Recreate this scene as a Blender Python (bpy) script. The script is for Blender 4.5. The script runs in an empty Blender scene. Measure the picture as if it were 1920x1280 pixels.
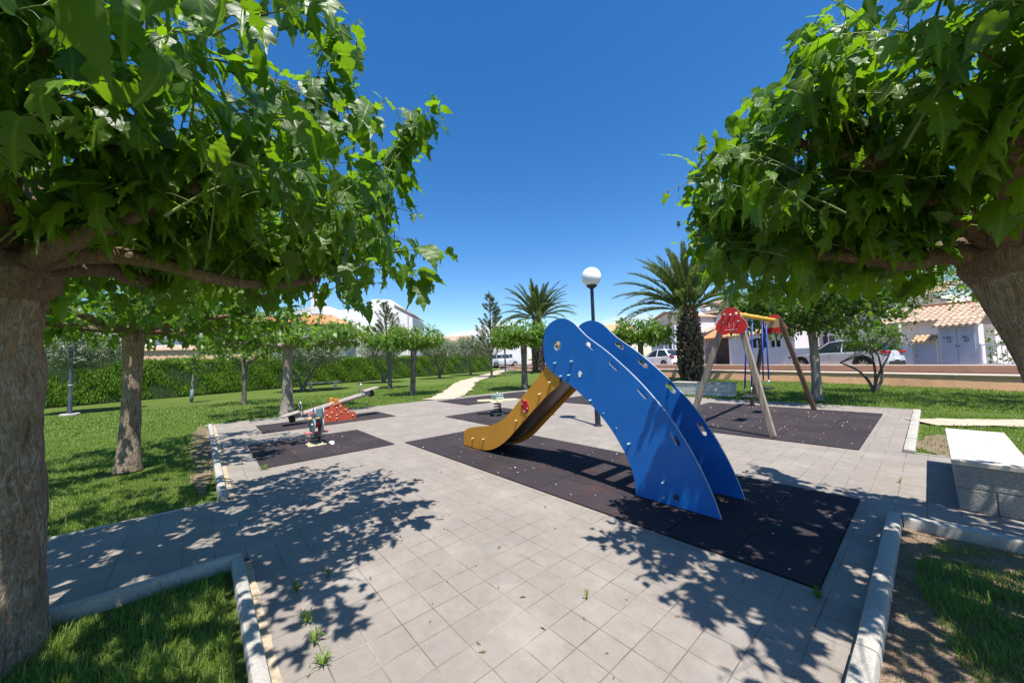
import bpy, bmesh, math, random
import numpy as np
from math import sin, cos, pi, radians, sqrt, atan2
from mathutils import Vector, noise, Matrix

S = bpy.context.scene
COL = S.collection
# ------------------------------------------------------------------ camera
RR = np.array([0.655, 0.756, 0.0])
def make_camera():
    pit, rol, yaw = radians(2.8), radians(-1.95), radians(-49.1)
    F = Vector((sin(yaw)*cos(pit), cos(yaw)*cos(pit), sin(pit)))
    r0 = Vector((cos(yaw), -sin(yaw), 0)); u0 = r0.cross(F)
    R = cos(rol)*r0 + sin(rol)*u0; U = -sin(rol)*r0 + cos(rol)*u0
    cd = bpy.data.cameras.new('camera'); c = bpy.data.objects.new('camera', cd); COL.objects.link(c)
    m = Matrix((R, U, -F)).transposed().to_4x4(); m.translation = Vector((0, 0, 1.52))
    c.matrix_world = m
    cd.sensor_width = 36; cd.lens = 676/1920*36; cd.clip_start = 0.05; cd.clip_end = 3000
    S.camera = c
make_camera()
# ------------------------------------------------------------------ sky and sun
SUN_EL = radians(66.6); SUN_DIR = Vector((0.368, -0.148, 0.918)).normalized()
w = bpy.data.worlds.new('World'); S.world = w; w.use_nodes = True
nt = w.node_tree; N = nt.nodes; L = nt.links; N.clear()
out = N.new('ShaderNodeOutputWorld'); bg = N.new('ShaderNodeBackground'); sky = N.new('ShaderNodeTexSky')
sky.sky_type = 'NISHITA'; sky.sun_disc = False; sky.sun_elevation = SUN_EL
sky.sun_rotation = atan2(SUN_DIR.x, SUN_DIR.y)
sky.air_density = 1.0; sky.dust_density = 0.35; sky.ozone_density = 3.0; sky.altitude = 0
bg.inputs[1].default_value = 0.082
hs = N.new('ShaderNodeHueSaturation'); hs.inputs['Saturation'].default_value = 1.34; hs.inputs['Value'].default_value = 1.36; hs.inputs['Hue'].default_value = 0.504
# small fair weather clouds just above the horizon
tc = N.new('ShaderNodeTexCoord'); sep = N.new('ShaderNodeSeparateXYZ'); L.new(tc.outputs['Generated'], sep.inputs[0])
mp = N.new('ShaderNodeMapping'); mp.inputs['Scale'].default_value = (6, 6, 26); L.new(tc.outputs['Generated'], mp.inputs[0])
nz = N.new('ShaderNodeTexNoise'); nz.inputs['Scale'].default_value = 1.0; nz.inputs['Detail'].default_value = 7; L.new(mp.outputs[0], nz.inputs[0])
r1 = N.new('ShaderNodeMapRange'); r1.inputs[1].default_value = 0.50; r1.inputs[2].default_value = 0.60; L.new(nz.outputs[0], r1.inputs[0])
r2 = N.new('ShaderNodeMapRange'); r2.inputs[1].default_value = 0.115; r2.inputs[2].default_value = 0.085; L.new(sep.outputs[2], r2.inputs[0])
mu = N.new('ShaderNodeMath'); mu.operation = 'MULTIPLY'; L.new(r1.outputs[0], mu.inputs[0]); L.new(r2.outputs[0], mu.inputs[1])
mx = N.new('ShaderNodeMixRGB'); mx.inputs[2].default_value = (7.5, 7.8, 8.2, 1)
L.new(mu.outputs[0], mx.inputs[0]); L.new(sky.outputs[0], hs.inputs['Color']); L.new(hs.outputs[0], mx.inputs[1])
L.new(mx.outputs[0], bg.inputs[0]); L.new(bg.outputs[0], out.inputs[0])
sl = bpy.data.lights.new('sun', 'SUN'); sl.energy = 5.0; sl.angle = radians(0.53); sl.color = (1, 0.955, 0.89)
so = bpy.data.objects.new('sun', sl); COL.objects.link(so); so.rotation_euler = SUN_DIR.to_track_quat('Z', 'Y').to_euler()
S.view_settings.view_transform = 'Standard'; S.view_settings.look = 'None'; S.view_settings.exposure = 0.74; S.view_settings.gamma = 1
S.cycles.max_bounces = 8; S.cycles.transparent_max_bounces = 8

# ------------------------------------------------------------------ materials
MATS = {}
class NM:
    """tiny node material helper"""
    def __init__(s, name):
        s.m = bpy.data.materials.new(name); s.m.use_nodes = True; s.t = s.m.node_tree; s.n = s.t.nodes; s.l = s.t.links
        s.b = s.n['Principled BSDF']; s.o = s.n['Material Output']
        s.tc = s.n.new('ShaderNodeTexCoord')
    def node(s, t, **k):
        x = s.n.new(t)
        for a, v in k.items(): setattr(x, a, v)
        return x
    def co(s, scale=(1, 1, 1), rot=(0, 0, 0), loc=(0, 0, 0)):
        m = s.node('ShaderNodeMapping'); m.inputs['Scale'].default_value = scale; m.inputs['Rotation'].default_value = rot; m.inputs['Location'].default_value = loc
        s.l.new(s.tc.outputs['Object'], m.inputs[0]); return m.outputs[0]
    def noise(s, sc, det=5, co=None, rough=.6, dist=0):
        x = s.node('ShaderNodeTexNoise'); x.inputs['Scale'].default_value = sc; x.inputs['Detail'].default_value = det
        x.inputs['Roughness'].default_value = rough; x.inputs['Distortion'].default_value = dist
        s.l.new(co if co is not None else s.tc.outputs['Object'], x.inputs['Vector']); return x.outputs[0]
    def vor(s, sc, co=None, feat='F1', out='Distance'):
        x = s.node('ShaderNodeTexVoronoi', feature=feat); x.inputs['Scale'].default_value = sc
        s.l.new(co if co is not None else s.tc.outputs['Object'], x.inputs['Vector']); return x.outputs[out]
    def ramp(s, f, stops):
        r = s.node('ShaderNodeValToRGB'); e = r.color_ramp.elements
        while len(e) < len(stops): e.new(0.5)
        for i, (p, c) in enumerate(stops):
            e[i].position = p; e[i].color = c if len(c) == 4 else (*c, 1)
        s.l.new(f, r.inputs[0]); return r.outputs[0]
    def rng(s, f, a, b, c=0., d=1.):
        r = s.node('ShaderNodeMapRange')
        for i, v in enumerate((a, b, c, d)): r.inputs[i+1].default_value = v
        s.l.new(f, r.inputs[0]); return r.outputs[0]
    def mix(s, f, a, b, bt='MIX'):
        x = s.node('ShaderNodeMixRGB', blend_type=bt)
        for i, v in enumerate((f, a, b)):
            if isinstance(v, bpy.types.NodeSocket): s.l.new(v, x.inputs[i])
            elif i == 0: x.inputs[0].default_value = v
            else: x.inputs[i].default_value = (*v, 1) if len(v) == 3 else v
        return x.outputs[0]
    def math(s, op, a, b=0.):
        x = s.node('ShaderNodeMath', operation=op)
        for i, v in enumerate((a, b)):
            if isinstance(v, bpy.types.NodeSocket): s.l.new(v, x.inputs[i])
            else: x.inputs[i].default_value = v
        return x.outputs[0]
    def bump(s, h, st=.3, d=.01):
        b = s.node('ShaderNodeBump'); b.inputs['Strength'].default_value = st; b.inputs['Distance'].default_value = d
        s.l.new(h, b.inputs['Height']); s.l.new(b.outputs[0], s.b.inputs['Normal']); return b
    def col(s, c):
        if isinstance(c, bpy.types.NodeSocket): s.l.new(c, s.b.inputs['Base Color'])
        else: s.b.inputs['Base Color'].default_value = (*c, 1)
    def fin(s, rough=.6, spec=None, metal=None, key=None):
        if isinstance(rough, bpy.types.NodeSocket): s.l.new(rough, s.b.inputs['Roughness'])
        else: s.b.inputs['Roughness'].default_value = rough
        if spec is not None: s.b.inputs['Specular IOR Level'].default_value = spec
        if metal is not None: s.b.inputs['Metallic'].default_value = metal
        MATS[key or s.m.name] = s.m; return s.m

def plain(name, c, rough=.5, var=.12, sc=6, bump=0.0, bsc=60, metal=0, spec=None, dirt=0.0):
    m = NM(name)
    n = m.noise(sc, 6)
    lo = tuple(x*(1-var) for x in c); hi = tuple(min(1, x*(1+var)) for x in c)
    cc = m.ramp(n, [(.3, lo), (.7, hi)])
    if dirt:
        d = m.rng(m.noise(sc*.35, 8, rough=.7), .52, .75)
        cc = m.mix(m.math('MULTIPLY', d, dirt), cc, (.16, .13, .10))
    m.col(cc)
    if bump: m.bump(m.noise(bsc, 4), bump, .004)
    return m.fin(rough, spec, metal)

# -- paving: 20 cm grey concrete blocks, sandy joints, every block slightly different
m = NM('paving_blocks')
sp = m.node('ShaderNodeSeparateXYZ'); m.l.new(m.tc.outputs['Object'], sp.inputs[0])
wob = m.noise(3.1, 2)
def cell(ax, off):
    v = m.math('DIVIDE', m.math('ADD', sp.outputs[ax], -off), .2)
    v = m.math('ADD', v, m.math('MULTIPLY', m.math('ADD', wob, -.5), .03))
    fr = m.math('FRACT', v); fl = m.math('FLOOR', v)
    d = m.math('ABSOLUTE', m.math('ADD', fr, -.5))      # .5 at the joint
    return fl, d
fx, dx = cell(0, -.1); fy, dy = cell(1, .1)
dm = m.math('MAXIMUM', dx, dy)
joint = m.rng(dm, .482, .4925)
cb = m.node('ShaderNodeCombineXYZ'); m.l.new(fx, cb.inputs[0]); m.l.new(fy, cb.inputs[1])
wn = m.node('ShaderNodeTexWhiteNoise'); m.l.new(cb.outputs[0], wn.inputs[0])
base = m.ramp(wn.outputs[0], [(0, (.222, .190, .160)), (.3, (.246, .211, .177)), (.7, (.262, .225, .188)), (.9, (.232, .204, .180)), (1, (.290, .250, .204))])
fine = m.noise(160, 3)
base = m.mix(.42, base, m.ramp(fine, [(.32, (.13, .115, .10)), (.68, (.37, .33, .29))]), 'MIX')
mott = m.noise(11, 6, rough=.75)
base = m.mix(.30, base, m.ramp(mott, [(.3, (.15, .13, .112)), (.55, (.26, .225, .19)), (.75, (.38, .325, .26))]))
stain = m.rng(m.noise(.9, 8, rough=.7), .45, .72)
base = m.mix(m.math('MULTIPLY', stain, .38), base, (.17, .155, .145))
lite = m.rng(m.noise(1.7, 6, co=m.co(loc=(7, 3, 0))), .5, .75)
base = m.mix(m.math('MULTIPLY', lite, .35), base, (.42, .385, .34))
jc = m.ramp(m.noise(2.6, 5), [(.34, (.06, .052, .042)), (.5, (.15, .125, .095)), (.66, (.40, .34, .26))])
# joints are only strongly filled here and there
m.col(m.mix(m.math('MULTIPLY', joint, m.rng(m.noise(5.5, 4, co=m.co(loc=(2, 9, 0))), .36, .58, .42, 1.)), base, jc))
hh = m.math('ADD', m.math('MULTIPLY', m.rng(dm, .475, .497, 1, 0), 1.0), m.math('MULTIPLY', fine, .12))
hh = m.math('ADD', hh, m.math('MULTIPLY', wn.outputs[0], .25))
m.bump(hh, .5, .005); m.fin(.88, .3)

# -- rubber safety tiles, 50 cm
def rubber(name, ox, oy, tx, ty):
    m = NM(name)
    sp = m.node('ShaderNodeSeparateXYZ'); m.l.new(m.tc.outputs['Object'], sp.inputs[0])
    def cell(ax, off, t):
        v = m.math('DIVIDE', m.math('ADD', sp.outputs[ax], -off), t)
        return m.math('FLOOR', v), m.math('ABSOLUTE', m.math('ADD', m.math('FRACT', v), -.5))
    fx, dx = cell(0, ox, tx); fy, dy = cell(1, oy, ty); dm = m.math('MAXIMUM', dx, dy)
    cb = m.node('ShaderNodeCombineXYZ'); m.l.new(fx, cb.inputs[0]); m.l.new(fy, cb.inputs[1])
    wn = m.node('ShaderNodeTexWhiteNoise'); m.l.new(cb.outputs[0], wn.inputs[0])
    gran = m.noise(230, 2)
    b = m.ramp(wn.outputs[0], [(0, (.022, .018, .021)), (.5, (.031, .026, .029)), (1, (.047, .037, .040))])
    b = m.mix(.4, b, m.ramp(gran, [(.35, (.010, .008, .010)), (.62, (.070, .058, .064))]))
    wear = m.rng(m.noise(1.3, 9, rough=.75), .5, .68)
    b = m.mix(m.math('MULTIPLY', wear, .45), b, (.075, .048, .045))
    red = m.math('MULTIPLY', m.rng(dm, .44, .49), m.rng(m.noise(2.2, 7, co=m.co(loc=(4, 1, 0))), .52, .62))
    b = m.mix(m.math('MULTIPLY', red, .55), b, (.15, .05, .03))
    gap = m.rng(dm, .484, .494)
    b = m.mix(m.math('MULTIPLY', gap, .85), b, (.010, .008, .008)); m.col(b)
    m.bump(m.math('ADD', m.math('MULTIPLY', m.rng(dm, .47, .498, 1, 0), 1.), m.math('MULTIPLY', gran, .35)), .5, .006)
    return m.fin(.92, .2)

# -- lawn soil sheet
m = NM('lawn_turf')
n1 = m.noise(.35, 6); n2 = m.noise(3.5, 6, rough=.7); n3 = m.noise(55, 3)
g = m.ramp(n1, [(.3, (.10, .15, .024)), (.52, (.15, .20, .034)), (.72, (.25, .25, .075))])
g = m.mix(.5, g, m.ramp(n2, [(.3, (.04, .075, .014)), (.6, (.10, .155, .028)), (.8, (.19, .19, .065))]))
g = m.mix(.45, g, m.ramp(n3, [(.3, (.02, .04, .008)), (.65, (.14, .21, .045))]), 'MIX')
m.col(g); m.bump(m.math('ADD', n3, m.math('MULTIPLY', m.noise(14, 4), .8)), .9, .05); m.fin(.95, .1)
m = NM('bare_soil')
g = m.ramp(m.noise(9, 8, rough=.7), [(.3, (.20, .135, .085)), (.5, (.30, .215, .14)), (.7, (.42, .32, .22))])
g = m.mix(.5, g, m.ramp(m.vor(60), [(.05, (.42, .36, .29)), (.4, (.16, .11, .08))]))
m.col(g); m.bump(m.math('ADD', m.noise(40, 5), m.vor(60)), .8, .02); m.fin(.95, .1)
m = NM('sandy_path')
g = m.ramp(m.noise(1.5, 8, rough=.7), [(.3, (.36, .29, .21)), (.6, (.50, .42, .32)), (.75, (.58, .50, .40))])
m.col(g); m.bump(m.noise(30, 5), .5, .02); m.fin(.95, .1)
m = NM('asphalt')
m.col(m.ramp(m.noise(60, 4), [(.3, (.10, .10, .105)), (.7, (.17, .17, .175))])); m.bump(m.noise(120, 3), .3, .005); m.fin(.9, .2)
m = NM('kerb_concrete')
g = m.ramp(m.noise(5, 7, rough=.7), [(.3, (.25, .23, .195)), (.55, (.36, .335, .29)), (.75, (.45, .42, .36))])
g = m.mix(.3, g, m.ramp(m.noise(120, 2), [(.35, (.2, .19, .16)), (.6, (.6, .57, .52))]))
m.col(g); m.bump(m.noise(90, 4), .35, .004); m.fin(.85, .25)
m = NM('sandy_mortar')
g = m.ramp(m.noise(14, 8, rough=.75), [(.3, (.24, .19, .12)), (.5, (.42, .34, .235)), (.7, (.55, .47, .35))])
m.col(g); m.bump(m.noise(50, 6), .7, .01); m.fin(.95, .1)

def leafmat(name, top, topy, under, trans, vein=True, rough=.34, tf=.42):
    """leaf: glossy upper side, paler underside, light shines through; 'lf' holds the place on the leaf and a random value"""
    m = NM(name)
    at = m.node('ShaderNodeAttribute', attribute_name='lf')
    sp = m.node('ShaderNodeSeparateColor'); m.l.new(at.outputs['Color'], sp.inputs[0])
    rnd = sp.outputs[2]
    c = m.mix(rnd, top, topy)
    geo = m.node('ShaderNodeNewGeometry')
    if vein:
        # side veins run forward from the midrib
        v = m.math('ABSOLUTE', m.math('ADD', sp.outputs[1], -.5))
        mid = m.rng(v, .012, .03, 1, 0)
        a = m.math('ADD', sp.outputs[0], m.math('MULTIPLY', v, -1.1))
        fr = m.math('ABSOLUTE', m.math('ADD', m.math('FRACT', m.math('MULTIPLY', a, 7.)), -.5))
        side = m.rng(fr, .03, .09, .7, 0)
        vn = m.math('MAXIMUM', mid, side)
        c = m.mix(m.math('MULTIPLY', vn, .5), c, tuple(min(1, x*2.2) for x in topy))
        m.bump(m.math('MULTIPLY', vn, -1.), .25, .004)
    c = m.mix(geo.outputs['Backfacing'], c, m.mix(rnd, under, tuple(x*1.25 for x in under)))
    m.col(c)
    m.b.inputs['Roughness'].default_value = rough
    m.b.inputs['Specular IOR Level'].default_value = .4
    tr = m.node('ShaderNodeBsdfTranslucent'); tcx = m.mix(rnd, trans, tuple(min(1, x*1.35) for x in trans)); m.l.new(tcx, tr.inputs[0])
    ms = m.node('ShaderNodeMixShader'); ms.inputs[0].default_value = tf
    m.l.new(m.b.outputs[0], ms.inputs[1]); m.l.new(tr.outputs[0], ms.inputs[2]); m.l.new(ms.outputs[0], m.o.inputs[0])
    MATS[name] = m.m; return m.m
leafmat('mulberry_leaf', (.018, .056, .006), (.075, .145, .010), (.05, .085, .018), (.22, .42, .008), rough=.42, tf=.40)
leafmat('mulberry_leaf_far', (.035, .085, .008), (.12, .20, .018), (.06, .10, .022), (.24, .42, .02), vein=False, rough=.42, tf=.4)
leafmat('dark_leaf', (.022, .062, .008), (.065, .13, .014), (.05, .085, .02), (.14, .28, .015), vein=False, rough=.38)
leafmat('olive_leaf', (.13, .17, .09), (.24, .28, .18), (.32, .36, .27), (.20, .25, .12), vein=False, rough=.5, tf=.2)
leafmat('palm_leaflet', (.03, .062, .014), (.095, .13, .03), (.07, .10, .03), (.20, .27, .06), vein=False, rough=.38, tf=.25)
leafmat('pine_needle', (.07, .12, .035), (.17, .20, .06), (.06, .09, .03), (.12, .17, .05), vein=False, rough=.5, tf=.2)
leafmat('hedge_leaf', (.045, .125, .006), (.19, .31, .015), (.05, .11, .018), (.14, .30, .02), vein=False, rough=.6, tf=.25)
leafmat('grass_blade', (.07, .14, .014), (.24, .31, .05), (.11, .17, .025), (.28, .42, .05), vein=False, rough=.5, tf=.35)
leafmat('dry_leaf', (.30, .20, .06), (.42, .30, .08), (.3, .2, .08), (.4, .3, .08), vein=False, rough=.7, tf=.2)
plain('green_twig', (.14, .19, .05), .6, .3)

def barkmat(name, dark, mid, pale, sx=1., green=.0):
    """fissured bark: wandering vertical ridges with paler crests"""
    m = NM(name)
    w1 = m.node('ShaderNodeTexNoise'); w1.inputs['Scale'].default_value = 3.2*sx; w1.inputs['Detail'].default_value = 3; m.l.new(m.tc.outputs['Object'], w1.inputs['Vector'])
    sc = m.node('ShaderNodeVectorMath', operation='SCALE'); m.l.new(w1.outputs['Color'], sc.inputs[0]); sc.inputs['Scale'].default_value = .10/sx
    ad = m.node('ShaderNodeVectorMath', operation='ADD'); m.l.new(m.tc.outputs['Object'], ad.inputs[0]); m.l.new(sc.outputs[0], ad.inputs[1])
    mpp = m.node('ShaderNodeMapping'); mpp.inputs['Scale'].default_value = (34*sx, 34*sx, 5.5*sx); m.l.new(ad.outputs[0], mpp.inputs[0])
    n1 = m.noise(1., 5, co=mpp.outputs[0], rough=.55)
    rid = m.rng(m.math('ABSOLUTE', m.math('ADD', n1, -.5)), .0, .07, 1, 0)      # 1 on the crests
    f = m.noise(60*sx, 5, rough=.7); big = m.noise(2.3, 5)
    c = m.mix(m.rng(big, .35, .65), dark, mid)
    c = m.mix(.45, c, m.ramp(f, [(.3, dark), (.6, mid), (.75, pale)]))
    c = m.mix(m.math('MULTIPLY', m.math('MULTIPLY', rid, m.rng(m.noise(5, 4, co=m.co(loc=(5, 5, 1))), .3, .5)), .9), c, pale)
    c = m.mix(m.rng(n1, .58, .66, 0, .7), c, tuple(x*.35 for x in dark))
    if green: c = m.mix(m.math('MULTIPLY', m.rng(m.noise(1.8, 5, co=m.co(loc=(1, 2, 3))), .52, .7), green), c, (.13, .13, .04))
    m.col(c)
    m.bump(m.math('ADD', m.math('ADD', m.math('MULTIPLY', rid, .9), m.math('MULTIPLY', n1, -1.4)), m.math('MULTIPLY', f, .35)), 1., .02/sx)
    return m.fin(.9, .2)
barkmat('mulberry_bark', (.15, .10, .062), (.39, .285, .185), (.68, .57, .43), 1.0, .25)
barkmat('mulberry_branch', (.16, .10, .065), (.29, .20, .135), (.42, .33, .24), 1.5)
barkmat('far_bark', (.10, .085, .075), (.20, .17, .145), (.34, .31, .27), 1.)
barkmat('pale_bark', (.24, .20, .165), (.38, .33, .28), (.52, .47, .41), 1.)
barkmat('olive_bark', (.12, .10, .085), (.2, .17, .145), (.32, .28, .25), 1.)

def white_wall(name, c, bump=.25, sc=30, stain=.25):
    m = NM(name)
    b = m.ramp(m.noise(.8, 6), [(.3, tuple(x*.93 for x in c)), (.7, c)])
    st = m.math('MULTIPLY', m.rng(m.noise(1.6, 8, co=m.co(scale=(1, 1, .25)), rough=.7), .5, .75), stain)
    m.col(m.mix(st, b, tuple(x*.62 for x in c))); m.bump(m.noise(sc, 5), bump, .01); return m.fin(.85, .2)
white_wall('white_render', (.76, .73, .70)); white_wall('lavender_render', (.68, .64, .64)); white_wall('cream_render', (.72, .62, .56))
white_wall('peach_render', (.62, .40, .26)); white_wall('rough_white', (.66, .64, .64), .9, 9); white_wall('grey_render', (.42, .42, .46))
white_wall('ochre_plaster', (.74, .42, .24), .8, 14, .7); white_wall('wall_cap', (.60, .48, .38), .4, 20, .5); white_wall('upper_plaster', (.58, .37, .26), .5, 14, .5)
plain('pink_sidewalk', (.46, .34, .28), .9, .12, 4)
def tilemat(name, a, b, c):
    m = NM(name)
    g = m.ramp(m.noise(3.2, 4, rough=.8), [(.3, a), (.5, b), (.7, c)])
    g = m.mix(.35, g, m.ramp(m.noise(40, 4), [(.3, tuple(x*.5 for x in a)), (.7, c)])); m.col(g); m.bump(m.noise(50, 4), .3, .01); return m.fin(.85, .2)
tilemat('roof_tile_weathered', (.34, .20, .13), (.50, .34, .24), (.64, .50, .40)); tilemat('roof_tile_orange', (.50, .17, .07), (.62, .25, .11), (.68, .36, .20))
tilemat('roof_tile_ochre', (.40, .22, .10), (.58, .38, .20), (.68, .52, .34))
def paint(name, c, rough=.35, dirt=.25, fade=.2, sc=3):
    m = NM(name)
    b = m.ramp(m.noise(sc, 6), [(.3, tuple(x*(1-fade) for x in c)), (.7, tuple(min(1, x*(1+fade*.5)) for x in c))])
    d = m.math('MULTIPLY', m.rng(m.noise(sc*2.5, 9, co=m.co(scale=(1, 1, .4)), rough=.75), .5, .8), dirt)
    m.col(m.mix(d, b, tuple(.5*x+.08 for x in c)))
    m.bump(m.noise(220, 2), .08, .002)
    return m.fin(m.rng(m.noise(sc*4, 6), .3, .7, rough*.8, rough*1.4), .45)
paint('blue_panel', (.002, .125, .46), .52, .16, .12); paint('yellow_panel', (.56, .25, .022), .42, .30, .12); paint('red_panel', (.60, .022, .018), .4, .25, .15)
paint('seesaw_red', (.42, .065, .03), .5, .35, .2); paint('orange_cap', (.50, .20, .03), .5, .3); paint('teal_paint', (.13, .20, .22), .5, .5, .25)
paint('pink_plastic', (.62, .14, .16), .45, .3); paint('cream_board', (.66, .56, .36), .5, .4, .15); paint('crimson', (.42, .008, .02), .3, .15)
paint('yellow_beam', (.66, .38, .05), .5, .4); paint('blue_chain', (.01, .07, .42), .45, .1); paint('tan_board', (.48, .30, .16), .6, .4)
paint('metal_grey_door', (.40, .42, .50), .4, .3, .08); paint('white_metal', (.70, .70, .74), .4, .2)
paint('lamp_post_paint', (.012, .020, .032), .35, .1); paint('panel_edge', (.34, .38, .44), .6, .3)
paint('blue_post', (.055, .075, .11), .5, .3); paint('glass_teal', (.32, .46, .42), .15, .2)
plain('steel', (.55, .56, .58), .3, .1, 9, metal=1.); plain('dark_steel', (.05, .048, .045), .45, .3, 9, metal=.6); plain('black_rubber', (.018, .018, .018), .8, .2, 20)
plain('rusty_brown', (.055, .032, .020), .32, .45, 3, .3, 40, dirt=.3); plain('bolt_cap', (.26, .42, .42), .5, .2, 40); plain('brass_screw', (.50, .42, .22), .4, .3, 40)
plain('matte_white', (.8, .8, .8), .6, .05)  # plain even white
m = NM('weathered_wood'); co = m.co(scale=(30, 30, 1.6))
g = m.ramp(m.noise(1, 7, co=co, rough=.7), [(.3, (.13, .10, .075)), (.5, (.27, .225, .18)), (.72, (.42, .37, .31))]); m.col(g); m.bump(m.noise(1, 5, co=co), .5, .006); m.fin(.8, .2)
m = NM('weathered_plank'); co = m.co(scale=(30, 1.6, 30))
g = m.ramp(m.noise(1, 7, co=co, rough=.7), [(.3, (.16, .135, .12)), (.5, (.30, .26, .235)), (.72, (.44, .40, .37))]); m.col(g); m.bump(m.noise(1, 5, co=co), .5, .006); m.fin(.8, .2)
m = NM('shaded_wood'); co = m.co(scale=(30, 30, 1.6))  # copy of the weathered wood with shade painted in, for the far swing legs
g = m.ramp(m.noise(1, 7, co=co, rough=.7), [(.3, (.045, .025, .018)), (.6, (.10, .06, .042)), (.75, (.17, .12, .09))]); m.col(g); m.bump(m.noise(1, 5, co=co), .5, .006); m.fin(.7, .2)
m = NM('split_block'); g = m.ramp(m.noise(70, 5, rough=.8), [(.3, (.20, .195, .18)), (.5, (.32, .31, .29)), (.7, (.46, .45, .42))]); m.col(g); m.bump(m.noise(45, 5, rough=.75), 1., .014); m.fin(.95, .1)
plain('mortar', (.36, .29, .20), .95, .2, 12, .5)
plain('smooth_block', (.56, .535, .48), .9, .14, 5, .3, 70, dirt=.3)
m = NM('bench_stone'); g = m.ramp(m.noise(4, 7, co=m.co(scale=(6, 1, 1))), [(.3, (.44, .38, .30)), (.55, (.56, .51, .43)), (.75, (.61, .57, .50))]); m.col(g); m.bump(m.noise(80, 3), .15, .004); m.fin(.7, .3)
m = NM('globe_acrylic'); m.col((.86, .86, .84)); m.b.inputs['Subsurface Weight'].default_value = .6; m.b.inputs['Subsurface Radius'].default_value = (.1, .1, .1); m.fin(.25, .5)
m = NM('palm_boot'); g = m.ramp(m.noise(7, 6, rough=.85), [(.33, (.03, .02, .014)), (.48, (.13, .09, .062)), (.62, (.30, .24, .185)), (.75, (.45, .38, .31))]); m.col(g); m.bump(m.noise(60, 4), .6, .01); m.fin(.95, .1)
plain('palm_boot_dark', (.022, .017, .012), .95, .4, 8)
m = NM('car_glass'); m.col((.02, .03, .035)); m.fin(.06, .6)
def carpaint(name, c):
    m = NM(name); m.col(c); m.b.inputs['Coat Weight'].default_value = .7; m.b.inputs['Coat Roughness'].default_value = .06; m.b.inputs['Metallic'].default_value = .0 if 'white' in name else .25; m.fin(.35, .5)
carpaint('car_white', (.86, .86, .86)); carpaint('car_silver', (.56, .58, .62)); carpaint('car_grey', (.38, .41, .46))
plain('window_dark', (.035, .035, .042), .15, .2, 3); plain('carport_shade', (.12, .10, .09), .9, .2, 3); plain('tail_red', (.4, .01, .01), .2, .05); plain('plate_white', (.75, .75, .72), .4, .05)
plain('iron_black', (.02, .02, .02), .5, .2); plain('dish_white', (.8, .8, .8), .4, .05); plain('ink_black', (.02, .02, .025), .6, .1); plain('petal_white', (.75, .70, .62), .8, .1)
plain('crumb_brown', (.16, .10, .05), .9, .3); plain('sticker_white', (.8, .8, .8), .4, .05); plain('terracotta', (.42, .2, .12), .9, .2)

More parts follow.
